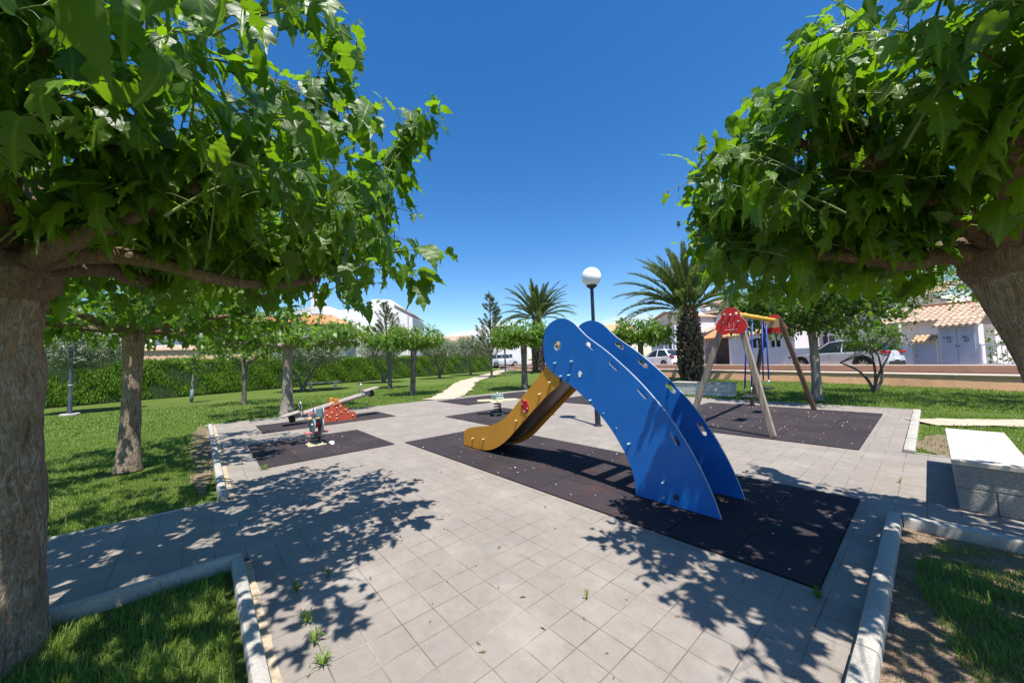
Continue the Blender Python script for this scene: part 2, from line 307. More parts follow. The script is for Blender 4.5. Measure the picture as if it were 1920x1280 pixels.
# ------------------------------------------------------------------ mesh helpers
class MB:
    def __init__(s): s.v = []; s.f = []; s.mi = []; s.k = 0
    def add(s, vs, fs):
        o = len(s.v); s.v += [tuple(p) for p in vs]; s.f += [tuple(o+i for i in f) for f in fs]; s.mi += [s.k]*len(fs); return s
    def box(s, x0, x1, y0, y1, z0, z1, M=None):
        p = [(x, y, z) for z in (z0, z1) for x, y in ((x0, y0), (x1, y0), (x1, y1), (x0, y1))]
        if M is not None: p = [tuple(M @ Vector(q)) for q in p]
        return s.add(p, [(3, 2, 1, 0), (4, 5, 6, 7), (0, 1, 5, 4), (1, 2, 6, 5), (2, 3, 7, 6), (3, 0, 4, 7)])
    def bbox(s, x0, x1, y0, y1, z0, z1, r=.01, M=None):
        """box with chamfered edges"""
        bm = bmesh.new(); bmesh.ops.create_cube(bm, size=1)
        for v in bm.verts: v.co = Vector(((x0+x1)/2+v.co.x*(x1-x0), (y0+y1)/2+v.co.y*(y1-y0), (z0+z1)/2+v.co.z*(z1-z0)))
        bmesh.ops.bevel(bm, geom=list(bm.edges), offset=r, segments=2, affect='EDGES', profile=.5)
        if M is not None: bmesh.ops.transform(bm, matrix=M, verts=bm.verts)
        bm.verts.index_update(); s.add([v.co[:] for v in bm.verts], [[v.index for v in f.verts] for f in bm.faces]); bm.free(); return s
    def tube(s, pts, rad, n=10, cap=True, squash=None):
        pts = [Vector(p) for p in pts]
        if not hasattr(rad, '__len__'): rad = [rad]*len(pts)
        up = Vector((0, 0, 1)); vs = []; a = None
        for i, p in enumerate(pts):
            t = (pts[min(i+1, len(pts)-1)]-pts[max(i-1, 0)]).normalized()
            if a is None: a = t.cross(up if abs(t.z) < .9 else Vector((1, 0, 0))).normalized()
            else: a = (a-t*a.dot(t)).normalized()
            b = t.cross(a)
            for k in range(n):
                th = 2*pi*k/n; vs.append(p+(a*cos(th)+b*sin(th))*rad[i])
        fs = [(i*n+k, i*n+(k+1) % n, (i+1)*n+(k+1) % n, (i+1)*n+k) for i in range(len(pts)-1) for k in range(n)]
        if cap: fs += [tuple(range(n))[::-1], tuple((len(pts)-1)*n+k for k in range(n))]
        return s.add(vs, fs)
    def lathe(s, c, prof, n=24):
        vs = [(c[0]+r*cos(2*pi*k/n), c[1]+r*sin(2*pi*k/n), c[2]+z) for r, z in prof for k in range(n)]
        fs = [(i*n+k, i*n+(k+1) % n, (i+1)*n+(k+1) % n, (i+1)*n+k) for i in range(len(prof)-1) for k in range(n)]
        fs += [tuple(range(n))[::-1], tuple((len(prof)-1)*n+k for k in range(n))]
        return s.add(vs, fs)
    def prism(s, poly, fn, d0, d1, holes=()):
        """2D outline (with holes) given thickness; fn(u, v, d) -> point"""
        bm = bmesh.new(); loops = []
        for pl in [poly, *holes]:
            vv = [bm.verts.new((u, v, 0)) for u, v in pl]
            loops.append([bm.edges.new((vv[i], vv[(i+1) % len(vv)])) for i in range(len(vv))])
        if holes:
            bmesh.ops.triangle_fill(bm, edges=[e for l in loops for e in l], use_beauty=True)
        else:
            bm.faces.new([v for v in bm.verts]); bmesh.ops.triangulate(bm, faces=bm.faces[:])
        bm.verts.index_update()
        V = [v.co[:2] for v in bm.verts]; n = len(V)
        fs = [[v.index for v in f.verts] for f in bm.faces]; be = [[v.index for v in l.link_loops[0].edge.verts] if 0 else [l.verts[0].index, l.verts[1].index] for l in bm.edges if len(l.link_faces) == 1]
        bm.free()
        vs = [fn(u, v, d0) for u, v in V]+[fn(u, v, d1) for u, v in V]
        ff = [f[::-1] for f in fs]+[[i+n for i in f] for f in fs]
        s.add(vs, ff)
        # rim as separate vertices so that the edge stays crisp; own material slot if set
        k0 = s.k
        if getattr(s, 'rim', None) is not None: s.k = s.rim
        s.add(vs, [(a, b, b+n, a+n) for a, b in be]); s.k = k0
        return s
    def ball(s, c, r, n=12, sz=1.):
        prof = [(r*sin(pi*i/n)+1e-5, -r*sz*cos(pi*i/n)) for i in range(n+1)]
        return s.lathe(c, prof, n*2 if n > 6 else 10)
    def build(s, name, mat, parent=None, smooth=False, angle=None):
        me = bpy.data.meshes.new(name); me.from_pydata(s.v, [], s.f)
        ms = mat if isinstance(mat, (list, tuple)) else [mat]
        for q in ms: me.materials.append(MATS[q])
        if len(ms) > 1: me.polygons.foreach_set('material_index', s.mi)
        bm = bmesh.new(); bm.from_mesh(me); bmesh.ops.recalc_face_normals(bm, faces=bm.faces); bm.to_mesh(me); bm.free()
        if smooth:
            me.polygons.foreach_set('use_smooth', [True]*len(me.polygons))
            if angle: me.set_sharp_from_angle(angle=radians(angle))
        me.update()
        o = bpy.data.objects.new(name, me); COL.objects.link(o)
        if parent is not None: o.parent = parent
        return o
def tag(o, label=None, cat=None, group=None, kind=None):
    if label: o['label'] = label
    if cat: o['category'] = cat
    if group: o['group'] = group
    if kind: o['kind'] = kind
    return o
def empty(name, loc, rz=0, label=None, cat=None, group=None):
    o = bpy.data.objects.new(name, None); COL.objects.link(o); o.location = loc; o.rotation_euler = (0, 0, rz); o.empty_display_size = .2
    return tag(o, label, cat, group)
def struct(o, kind='structure', label=None):
    o['kind'] = kind
    if label: o['label'] = label
    return o
def meshobj(name, V, F, mats, parent=None, mi=None, lf=None, smooth=True):
    """big meshes straight from arrays; F: list of int arrays (n, 3 or 4)"""
    me = bpy.data.meshes.new(name)
    me.vertices.add(len(V)); me.vertices.foreach_set('co', np.asarray(V, dtype=np.float32).ravel())
    idx = np.concatenate([f.ravel() for f in F]); tot = np.concatenate([np.full(len(f), f.shape[1]) for f in F])
    me.loops.add(len(idx)); me.loops.foreach_set('vertex_index', idx.astype(np.int32))
    me.polygons.add(len(tot)); st = np.concatenate([[0], np.cumsum(tot)[:-1]])
    me.polygons.foreach_set('loop_start', st.astype(np.int32)); me.polygons.foreach_set('loop_total', tot.astype(np.int32))
    if mi is not None: me.polygons.foreach_set('material_index', mi.astype(np.int32))
    if smooth: me.polygons.foreach_set('use_smooth', np.ones(len(tot), dtype=bool))
    for q in mats: me.materials.append(MATS[q])
    if lf is not None:
        a = me.attributes.new('lf', 'FLOAT_COLOR', 'POINT'); a.data.foreach_set('color', lf.astype(np.float32).ravel())
    me.update(calc_edges=True)
    o = bpy.data.objects.new(name, me); COL.objects.link(o)
    if parent is not None: o.parent = parent
    return o
def catmull(P, sub=4, closed=False):
    P = [np.array(p, float) for p in P]; n = len(P); out = []
    for i in range(n if closed else n-1):
        p0, p1, p2, p3 = (P[(i-1) % n] if closed or i else P[0]), P[i], P[(i+1) % n], (P[(i+2) % n] if closed or i+2 < n else P[-1])
        for k in range(sub):
            t = k/sub; out.append(.5*((2*p1)+(-p0+p2)*t+(2*p0-5*p1+4*p2-p3)*t*t+(-p0+3*p1-3*p2+p3)*t**3))
    if not closed: out.append(P[-1])
    return [tuple(float(x) for x in q) for q in out]

# ------------------------------------------------------------------ leaves
def leaf_template(half, spine):
    n = len(half); V = []; F = []
    for (x, y), s_ in zip(half, spine): V.append((s_, 0, 0))
    up = []; dn = []
    for i in range(1, n-1):
        up.append(len(V)); V.append((half[i][0], half[i][1], 0)); dn.append(len(V)); V.append((half[i][0], -half[i][1], 0))
    up = [0]+up+[n-1]; dn = [0]+dn+[n-1]
    for i in range(n-1):
        if i == 0: F += [(0, 1, up[1], up[1]), (0, dn[1], 1, 1)]
        elif i == n-2: F += [(i, i+1, up[i], up[i]), (i, dn[i], i+1, i+1)]
        else: F += [(i, i+1, up[i+1], up[i]), (i+1, i, dn[i], dn[i+1])]
    T = []
    for f in F:
        T.append(f[:3])
        if f[3] != f[2]: T.append((f[0], f[2], f[3]))
    return np.array(V, float), np.array(T, int)
def toothed(half, spine, amp=.016):
    """saw-toothed margin: a tooth between every two outline points"""
    H_ = [half[0]]; S_ = [spine[0]]
    for k in range(1, len(half)):
        (x0, y0), (x1, y1) = half[k-1], half[k]; n = 2 if math.hypot(x1-x0, y1-y0) > .1 else 1
        for q in range(1, n+1):
            f = q/(n+1); d = math.hypot(x1-x0, y1-y0); nx, ny = -(y1-y0)/d, (x1-x0)/d; sg = amp if q % 2 else -amp*.4
            if 1 < k < len(half)-1: H_.append((x0+(x1-x0)*f+nx*sg, max(.01, y0+(y1-y0)*f+ny*sg))); S_.append(spine[k-1]+(spine[k]-spine[k-1])*f)
        H_.append((x1, y1)); S_.append(spine[k])
    return leaf_template(H_, S_)
TL = [toothed([(0, 0), (-.06, .10), (.03, .24), (.16, .36), (.24, .24), (.31, .13), (.42, .22), (.60, .33), (.57, .18), (.64, .11), (.80, .055), (1, 0)],
              [0, .02, .07, .17, .25, .32, .42, .52, .58, .66, .81, 1]),
      toothed([(0, 0), (-.05, .11), (.05, .25), (.20, .31), (.38, .28), (.56, .20), (.72, .11), (.86, .045), (1, 0)], [0, .02, .09, .21, .38, .56, .72, .86, 1]),
      toothed([(0, 0), (-.05, .10), (.06, .26), (.22, .33), (.34, .17), (.46, .15), (.60, .24), (.70, .22), (.70, .10), (.84, .045), (1, 0)],
              [0, .02, .09, .22, .35, .46, .56, .64, .72, .85, 1])]
TS = [leaf_template([(0, 0), (.05, .24), (.3, .33), (.62, .17), (1, 0)], [0, .1, .32, .65, 1]), leaf_template([(0, 0), (.04, .28), (.26, .16), (.52, .27), (.62, .1), (1, 0)], [0, .1, .3, .46, .64, 1])]
TT = [leaf_template([(0, 0), (.35, .38), (1, 0)], [0, .4, 1])]
TN = [leaf_template([(0, 0), (.4, .17), (1, 0)], [0, .4, 1])]
def nrm(a): return a/np.maximum(np.linalg.norm(a, axis=1, keepdims=True), 1e-9)
def leaves(pos, tip, nor, size, rng, temps, curl=.25, fold=.25, var=None, wide=1.):
    """place leaf templates; returns V, F, lf"""
    n = len(pos); tip = nrm(tip); nor = nrm(nor-tip*np.sum(nor*tip, 1, keepdims=True)); sid = np.cross(nor, tip)
    rv = rng.random(n) if var is None else var
    which = rng.integers(0, len(temps), n); VV = []; FF = []; LL = []; off = 0
    for k, (tv, tf) in enumerate(temps):
        ix = np.where(which == k)[0]
        if not len(ix): continue
        m = len(ix); x = tv[None, :, 0]; y = tv[None, :, 1]*(wide+(1-wide)*.6*rng.random((m, 1)))
        c = (curl*(.3+1.4*rng.random((m, 1)))); fo = fold*(rng.random((m, 1))*1.6-.3); rp = (rng.random((m, 1))-.5)*.25
        z = -c*x*x*(1-.25*x)+fo*np.abs(y)-1.1*c*np.abs(y)**2+.02*np.sin(x*22-np.abs(y)*24)*(np.abs(y) > .04)+rp*np.sin(x*5+y*4)*.35
        xs = x*(1-.25*c*x); s_ = size[ix][:, None, None]
        P = pos[ix][:, None, :]+s_*(xs[..., None]*tip[ix][:, None, :]+(y+rp*x*x*.4)[..., None]*sid[ix][:, None, :]+z[..., None]*nor[ix][:, None, :])
        nv = len(tv); VV.append(P.reshape(-1, 3)); FF.append((tf[None]+off+nv*np.arange(m)[:, None, None]).reshape(-1, 3)); off += m*nv
        lf = np.zeros((m, nv, 4)); lf[..., 0] = x; lf[..., 1] = y+.5; lf[..., 2] = rv[ix][:, None]; lf[..., 3] = 1; LL.append(lf.reshape(-1, 4))
    return np.concatenate(VV), np.concatenate(FF), np.concatenate(LL)
def thin_tubes(paths, rads, n=4):
    """many thin twigs: paths (m, k, 3), rads (m, k)"""
    m, k, _ = paths.shape; t = np.gradient(paths, axis=1); t /= np.maximum(np.linalg.norm(t, axis=2, keepdims=True), 1e-9)
    ref = np.tile(np.array([.31, .27, .91]), (m, k, 1)); a = np.cross(t, ref); a /= np.maximum(np.linalg.norm(a, axis=2, keepdims=True), 1e-9); b = np.cross(t, a)
    th = np.arange(n)*2*pi/n
    P = paths[:, :, None, :]+rads[:, :, None, None]*(np.cos(th)[None, None, :, None]*a[:, :, None, :]+np.sin(th)[None, None, :, None]*b[:, :, None, :])
    V = P.reshape(-1, 3); i = np.arange(k-1); q = np.arange(n)
    f = np.stack([(i[:, None]*n+q), (i[:, None]*n+(q+1) % n), ((i[:, None]+1)*n+(q+1) % n), ((i[:, None]+1)*n+q)], -1).reshape(-1, 4)
    F = (f[None]+(k*n)*np.arange(m)[:, None, None]).reshape(-1, 4)
    return V, F
def rand_dir(rng, n):
    v = rng.normal(size=(n, 3)); return nrm(v)

# ------------------------------------------------------------------ trees
def bark_tube(path, rad, nr, nl, amp, seed, flute=.06, knots=()):
    """rough bark column: resampled spline, ridged radius"""
    P = catmull(path, max(2, nl//max(1, len(path)-1))); m = len(P)
    t0 = np.linspace(0, 1, len(rad)); R = np.interp(np.linspace(0, 1, m), t0, rad)
    V = []; a = None; s = 0
    for i in range(m):
        p = Vector(P[i]); t = (Vector(P[min(i+1, m-1)])-Vector(P[max(i-1, 0)])).normalized()
        if i: s += (p-Vector(P[i-1])).length
        a = t.cross(Vector((.2, .1, 1)) if abs(t.z) < .9 else Vector((1, 0, 0))).normalized() if a is None else (a-t*a.dot(t)).normalized()
        b = t.cross(a)
        for k in range(nr):
            th = 2*pi*k/nr; c_, s_ = cos(th), sin(th)
            q = Vector((c_*R[i]*11, s_*R[i]*11, s*2.6+seed*7.3))
            rid = 1-abs(noise.noise(q*1.6))*2.2
            rr = R[i]*(1+flute*noise.noise(Vector((c_*1.3, s_*1.3, s*.9+seed))))+amp*rid+amp*.5*noise.noise(q*4)+R[i]*.10*noise.noise(Vector((c_, s_, s*3+seed*3)))
            for ks, kth, kr, kh in knots:
                d2 = ((s-ks)/kr)**2+(((th-kth+pi) % (2*pi)-pi)*R[i]/kr)**2
                rr += kh*math.exp(-d2)
            V.append((p+(a*c_+b*s_)*rr)[:])
    V = np.array(V); i = np.arange(m-1); k = np.arange(nr)
    F = np.stack([(i[:, None]*nr+k), (i[:, None]*nr+(k+1) % nr), ((i[:, None]+1)*nr+(k+1) % nr), ((i[:, None]+1)*nr+k)], -1).reshape(-1, 4)
    e = len(V); V = np.vstack([V, P[-1]]); cap = np.stack([(m-1)*nr+k, (m-1)*nr+(k+1) % nr, np.full(nr, e)], -1)
    return V, F, cap
def join(parts):
    V = []; Q = []; T = []; o = 0
    for v, q, t in parts:
        V.append(v); Q.append(q+o)
        if t is not None: T.append(t+o)
        o += len(v)
    return np.concatenate(V), [np.concatenate(Q)]+([np.concatenate(T)] if T else [])

def crown_from_shoots(name, parent, base, starts, dirs, lens, rng, inside, leafsize, spacing, temps, mats, droop=.25, twig=.006, down=(.25, 1.1), curl=.3, fold=.25, pet=.3, outc=None, extra=None, nk=6, wide=1.):
    """leafy shoots: every shoot is a bent twig with leaves set round it"""
    m = len(starts); t = np.linspace(0, 1, nk)
    side = rand_dir(rng, m)*.22; side[:, 2] *= .3
    path = starts[:, None, :]+dirs[:, None, :]*lens[:, None, None]*t[None, :, None]+side[:, None, :]*lens[:, None, None]*(t**2)[None, :, None]
    path[..., 2] -= (droop*lens[:, None]*(t**2)[None])
    for _ in range(8):   # no bare twig leaves the crown
        bad = ~inside(path[:, -1, :]); lens = np.where(bad, lens*.8, lens)
        path = np.where(bad[:, None, None], starts[:, None, :]+(path-starts[:, None, :])*.8, path)
    rad = twig*(1-.75*t)[None]*np.clip(lens/.7, .3, 1)[:, None]
    P = []; T = []; Nn = []; Sz = []; vr = []; up = np.array([0, 0, 1.])
    tp = []; tr_ = []
    for i in range(m):
        n = max(3, int(lens[i]/spacing)); tt = np.linspace(.12, 1, n)
        seg = tt*(nk-1); i0 = np.minimum(seg.astype(int), nk-2); fr = seg-i0
        pos = path[i, i0]*(1-fr)[:, None]+path[i, i0+1]*fr[:, None]
        ax = nrm(path[i, i0+1]-path[i, i0]); az = np.arange(n)*2.4+rng.random()*6.28+rng.normal(size=n)*.4
        a = nrm(np.cross(ax, rand_dir(rng, n))); b = np.cross(ax, a)
        od = a*np.cos(az)[:, None]+b*np.sin(az)[:, None]; od = nrm(od+ax*.45+np.array([0, 0, .15]))
        size = leafsize*(.5+.75*rng.random(n))*np.where(tt > .88, .55, 1.)
        pp = pos+od*(size*pet)[:, None]
        dn = down[0]+(down[1]-down[0])*rng.random(n); dn = np.where(tt > .9, dn*.2-.3, dn)
        tip = nrm(od-up*dn[:, None]+rng.normal(size=(n, 3))*.14)
        no = nrm(up*.8+od*.75+rng.normal(size=(n, 3))*.32)
        ok = inside(pp)
        P.append(pp[ok]); T.append(tip[ok]); Nn.append(no[ok]); Sz.append(size[ok]); vr.append(np.clip(.15+.45*tt[ok]**3+rng.random(ok.sum())*.45+np.where(tt[ok] > .88, .25, 0), 0, 1))
        if pet > 0 and len(temps[0][0]) > 12:
            q = np.stack([pos[ok], (pos[ok]+pp[ok])/2+np.array([0, 0, .008]), pp[ok]], 1); tp.append(q); tr_.append(np.full((ok.sum(), 3), .0022))
    P = np.concatenate(P); T = np.concatenate(T); Nn = np.concatenate(Nn); Sz = np.concatenate(Sz); vr = np.concatenate(vr)
    if extra is not None:
        P = np.vstack([P, extra[0]]); T = np.vstack([T, extra[1]]); Nn = np.vstack([Nn, extra[2]]); Sz = np.concatenate([Sz, extra[3]]); vr = np.concatenate([vr, rng.random(len(extra[3]))*.7])
    V, F, lf = leaves(P, T, Nn, Sz, rng, temps, curl, fold, vr, wide)
    tv, tf = thin_tubes(path, rad, 5 if twig > .004 else 3)
    VV = [V, tv]; FT = F; FQ = [tf+len(V)]; o = len(V)+len(tv)
    if tp:
        pv, pf = thin_tubes(np.concatenate(tp), np.concatenate(tr_), 3); VV.append(pv); FQ.append(pf+o)
    V = np.concatenate(VV)-np.array(base); FQ = np.concatenate(FQ)
    lfa = np.zeros((len(V), 4)); lfa[:len(lf)] = lf; lfa[len(lf):, 2] = .4
    mi = np.concatenate([np.zeros(len(F)), np.ones(len(FQ))])
    return meshobj(name, V, [FT, FQ], mats, parent, mi, lfa)

def dome(center, R, zb, ze, zt, p=2.5, sq=None, cam=.0):
    """envelope: floor zb, height ze at the rim and zt in the middle"""
    cx, cy = center
    def f(P):
        d = np.hypot(P[:, 0]-cx, P[:, 1]-cy); th = np.arctan2(P[:, 1]-cy, P[:, 0]-cx)
        r = R*(1+.10*np.sin(3*th+cx)+.07*np.sin(7*th+cy*2)+.05*np.sin(13*th+1))
        top = zt-(zt-ze)*np.clip(d/r, 0, 1)**p+.10*np.sin(P[:, 0]*5)*np.cos(P[:, 1]*4.3)
        ok = (d < r) & (P[:, 2] < top) & (P[:, 2] > zb+.06*np.sin(P[:, 0]*7+P[:, 1]*5))
        if cam: ok &= np.linalg.norm(P-np.array([0, 0, 1.52]), axis=1) > cam
        if sq is not None: ok &= sq(P)
        return ok
    return f
def auto_arms(rng, K, n, R, rise, r0):
    arms = []
    for i in range(n):
        th = 2*pi*(i+rng.uniform(-.25, .25))/n; q = [np.array(K, float)]
        for k in range(1, 5):
            f = k/4; a = th+rng.normal()*.16
            q.append(np.array([K[0]+cos(a)*R*f, K[1]+sin(a)*R*f, K[2]+rise*f+rng.normal()*.04]))
        arms.append(([tuple(x) for x in q], [r0, r0*.8, r0*.66, r0*.5, r0*.36]))
    return arms
def pollard(base, K, rt, label, group, seed, R, zb, ze, zt, nshoot, leafsize, spacing=.1, arms=None, narm=7, rise=.25, center=None, temps=TL, mats=('mulberry_leaf', 'green_twig'),
            bark='mulberry_bark', branch='mulberry_branch', near=False, lenr=(.5, 1.1), trunkpath=None, trunkrad=None, armf=.8, cam=0, updir=.9, droop=.25, twig=.006, name='mulberry_tree', extra=None, sq=None, down=(.35, 1.5), fill=.9, pw=2.5, nearfloor=((0, 9), (0, 0)), sprigs=(), gaps=()):
    rng = np.random.default_rng(seed); random.seed(seed)
    root = empty(name, base, 0, label, 'tree', group); b = np.array(base, float)
    tp = trunkpath or [base, tuple((np.array(base)*.6+np.array(K)*.4+rng.normal(size=3)*[.02, .02, 0])), K]
    tr = trunkrad or [rt*1.25, rt*1.02, rt*.95, rt*1.0, rt*1.3]
    v, q, c = bark_tube(tp, tr, 72 if near else 18, 90 if near else 14, .009 if near else rt*.05, seed, .06)
    V, F = join([(v-b, q, c)]); meshobj('trunk', V, F, [bark], root)
    arms = arms or auto_arms(rng, K, narm, R*armf, rise, rt*.55)
    pr = []
    for i, (pth, rr) in enumerate(arms):
        v, q, c = bark_tube(pth, rr, 28 if near else 9, 26 if near else 8, .004 if near else rt*.03, seed+i*3+1, .15); pr.append((v-b, q, c))
    if near:
        # knobbly pollard head
        v, q, c = bark_tube([(K[0], K[1], K[2]-.16), K, (K[0], K[1], K[2]+.14)], [rt*.8, rt*1.08, rt*1.12, rt*.8, rt*.3], 48, 20, .012, seed+99, .3); pr.append((v-b, q, c))
    V, F = join(pr); meshobj('branches', V, F, [branch], root)
    cx, cy = center or (K[0], K[1])
    if near:
        dep = lambda P: -.756*P[:, 0]+.655*P[:, 1]
        sq = lambda P, zb=zb: P[:, 2] > np.interp(dep(P), nearfloor[0], nearfloor[1])
    ins = dome((cx, cy), R, zb, ze, zt, sq=sq, cam=cam, p=pw)
    if sprigs:
        ins0 = ins
        def ins(P):
            ok = ins0(P)
            for a, e, r_, _n in sprigs:
                a = np.array(a); e = np.array(e); ab = e-a; t = np.clip(((P-a)@ab)/(ab@ab), 0, 1.05); ok |= np.linalg.norm(P-(a+t[:, None]*ab), axis=1) < r_*(1.1-.6*t)
            return ok
    st = []; di = []; ln = []
    AP = [np.array(catmull(a[0], 6)) for a in arms]; wts = np.array([len(a) for a in AP], float); wts /= wts.sum()
    if gaps:      # thin places in the crown, in line with the sun, that let sun flecks through
        ins1 = ins; sd_ = np.array(SUN_DIR)
        def ins(P):
            ok = ins1(P)
            for gx, gy, gz, gr in gaps:
                q = P-np.array([gx, gy, gz]); t = q@sd_; ok &= np.linalg.norm(q-t[:, None]*sd_, axis=1) > gr
            return ok
    for a, e, r_, n_ in sprigs:
        a = np.array(a); e = np.array(e)
        for k in range(n_):
            s0 = a+(e-a)*(.0 if k < 2 else rng.uniform(0, .6))+rng.normal(size=3)*.03; v = e+rng.normal()*.05-s0; st.append(s0); di.append(v/np.linalg.norm(v)); ln.append(np.linalg.norm(v)*(1 if k < 2 else rng.uniform(.5, .9)))
    nin = int(nshoot*fill)
    for i in range(nin):
        th = rng.random()*6.283; f = rng.random()**.5*.86; top = zt-(zt-ze)*f**2.5; z = zb+.25+(top-zb-.25)*rng.random()**1.1*.82
        p = np.array([cx+R*f*cos(th), cy+R*f*sin(th), z]); az = th+rng.normal()*.7
        st.append(p); d = np.array([cos(az), sin(az), 0])*rng.uniform(.3, 1.2)*(.4+f)+np.array([0, 0, rng.uniform(-.1, 1.)*updir]); di.append(d/np.linalg.norm(d)); ln.append(rng.uniform(*lenr)*.75)
    for i in range(nshoot):
        A = AP[rng.choice(len(AP), p=wts)]; u = rng.uniform(.12, 1)**.8; p = A[int(u*(len(A)-1))]
        od = np.array([p[0]-cx, p[1]-cy, 0]); rr = np.linalg.norm(od)/R; od = od/max(1e-6, np.linalg.norm(od))
        az = rng.normal()*.9; od = np.array([od[0]*cos(az)-od[1]*sin(az), od[0]*sin(az)+od[1]*cos(az), 0])
        up = max(.05, updir*rng.uniform(.35, 1.5)*(1.15-.5*rr)); d = od*rng.uniform(.3, 1.1)+np.array([0, 0, up])
        if rng.random() < .22: d = od*rng.uniform(.5, 1.)+np.array([0, 0, rng.uniform(-.35, .1)])
        st.append(p); di.append(d/np.linalg.norm(d)); ln.append(rng.uniform(*lenr)*(1-.25*rr))
    crown_from_shoots('crown', root, b, np.array(st), np.array(di), np.array(ln), rng, ins, leafsize, spacing, temps, mats, droop, twig, extra=extra, down=down, curl=.5 if near else .35, wide=.86 if near else .9)
    return root

FG = 'mulberry trees round the playground'
# the two trees that frame the view
K1 = (-3.35, -.82, 2.10)
arms1 = [([K1, (-3.18, -.59, 2.18), (-3.12, -.42, 2.22), (-3.07, -.2, 2.19), (-3.02, .14, 2.10), (-2.97, .40, 2.10), (-2.95, .67, 2.17)], [.058, .05, .06, .045, .034, .03, .02]),
         ([K1, (-3.28, -.6, 2.3), (-3.46, -.4, 2.47), (-3.60, -.14, 2.64), (-3.62, .31, 2.86)], [.058, .05, .05, .04, .025]),
         ([K1, (-3.2, -.8, 2.5), (-3.0, -.75, 2.75), (-2.7, -.66, 2.9), (-2.35, -.5, 2.98)], [.058, .05, .06, .045, .03]),
         ([K1, (-3.60, -.50, 2.22), (-3.80, -.3, 2.20), (-4.05, .16, 2.34), (-4.3, .6, 2.5)], [.058, .05, .05, .035, .02]),
         ([K1, (-3.2, -.6, 2.34), (-3.45, -.75, 2.62), (-3.6, -.9, 2.95)], [.058, .05, .05, .03]),
         ([K1, (-3.7, -.8, 2.25), (-4.2, -.75, 2.38), (-4.7, -.6, 2.45), (-5.05, -.4, 2.6)], [.058, .05, .05, .035, .02]),
         ([K1, (-3.6, -1.2, 2.25), (-4.0, -1.7, 2.35), (-4.3, -2.2, 2.5)], [.058, .05, .045, .025]),
         ([K1, (-3.2, -1.2, 2.3), (-3.0, -1.8, 2.45), (-2.9, -2.3, 2.6)], [.058, .05, .045, .025]),
         ([K1, (-2.95, -.5, 2.25), (-2.6, -.2, 2.38), (-2.3, .1, 2.55)], [.058, .05, .04, .02]),
         ([K1, (-2.9, -.9, 2.3), (-2.4, -1.05, 2.45), (-2.0, -1.1, 2.6)], [.058, .05, .04, .02])]
pollard((-3.36, -.80, 0), K1, .165, 'thick mulberry tree with a rugged trunk in the near left lawn corner', FG, 11, 2.36, 1.86, 3.30, 3.92, 350, .205, .058, arms=arms1,
        trunkpath=[(-3.38, -.83, -.03), (-3.365, -.815, .25), (-3.36, -.81, .9), (-3.36, -.82, 1.6), K1], trunkrad=[.20, .165, .146, .132, .128, .145], near=True, lenr=(.5, 1.3), cam=1.05, nearfloor=((1.4, 1.9, 2.15, 2.6, 3.2, 4), (2.3, 2.3, 2.24, 2.12, 2.06, 2.06)), sprigs=[((-2.78, .50, 3.0), (-2.60, .80, 4.2), .30, 9), ((-2.55, 1.0, 2.9), (-2.33, 1.3, 3.55), .22, 7), ((-2.6, 1.0, 2.2), (-2.38, 1.38, 2.12), .16, 4)], down=(.5, 2.), gaps=[(-3.18, -.95, 1.25, .17), (-3.2, -.80, .85, .15), (-3.22, -.66, .3, .12), (-3.9, -.35, 0, .13), (-4.3, .05, 0, .16), (-4.7, -.1, 0, .14), (-4.0, .0, 0, .10), (-5.0, .3, 0, .14), (-4.1, -.75, 0, .15), (-3.0, .32, 0, .08), (-2.4, -.25, 0, .12), (-1.9, -.2, 0, .12)],
        center=(-3.3, -.75), updir=1.15, twig=.0065)
K3 = (.31, 3.50, 2.03)
arms3 = [([K3, (.08, 3.34, 2.05), (-.06, 3.26, 2.04), (-.34, 3.20, 2.13), (-.7, 3.0, 2.2)], [.062, .052, .055, .04, .022]),
         ([K3, (.15, 3.2, 2.25), (0, 3.1, 2.42), (-.2, 2.8, 2.6), (-.45, 2.55, 2.7)], [.062, .052, .05, .035, .02]),
         ([K3, (.3, 3.0, 2.2), (.3, 2.6, 2.35), (.35, 2.2, 2.5)], [.062, .052, .045, .025]),
         ([K3, (.7, 3.1, 2.25), (1.1, 2.8, 2.4), (1.4, 2.4, 2.5)], [.062, .052, .045, .025]),
         ([K3, (.8, 3.7, 2.3), (1.3, 3.9, 2.45), (1.7, 4.0, 2.55)], [.062, .052, .045, .025]),
         ([K3, (.5, 4.0, 2.2), (.65, 4.5, 2.35), (.8, 5.0, 2.45)], [.062, .052, .045, .025]),
         ([K3, (.1, 3.9, 2.2), (-.1, 4.4, 2.3), (-.3, 4.9, 2.4)], [.062, .052, .045, .025]),
         ([K3, (-.15, 3.65, 2.2), (-.6, 3.85, 2.3), (-1.0, 4.0, 2.4)], [.062, .052, .04, .022])]
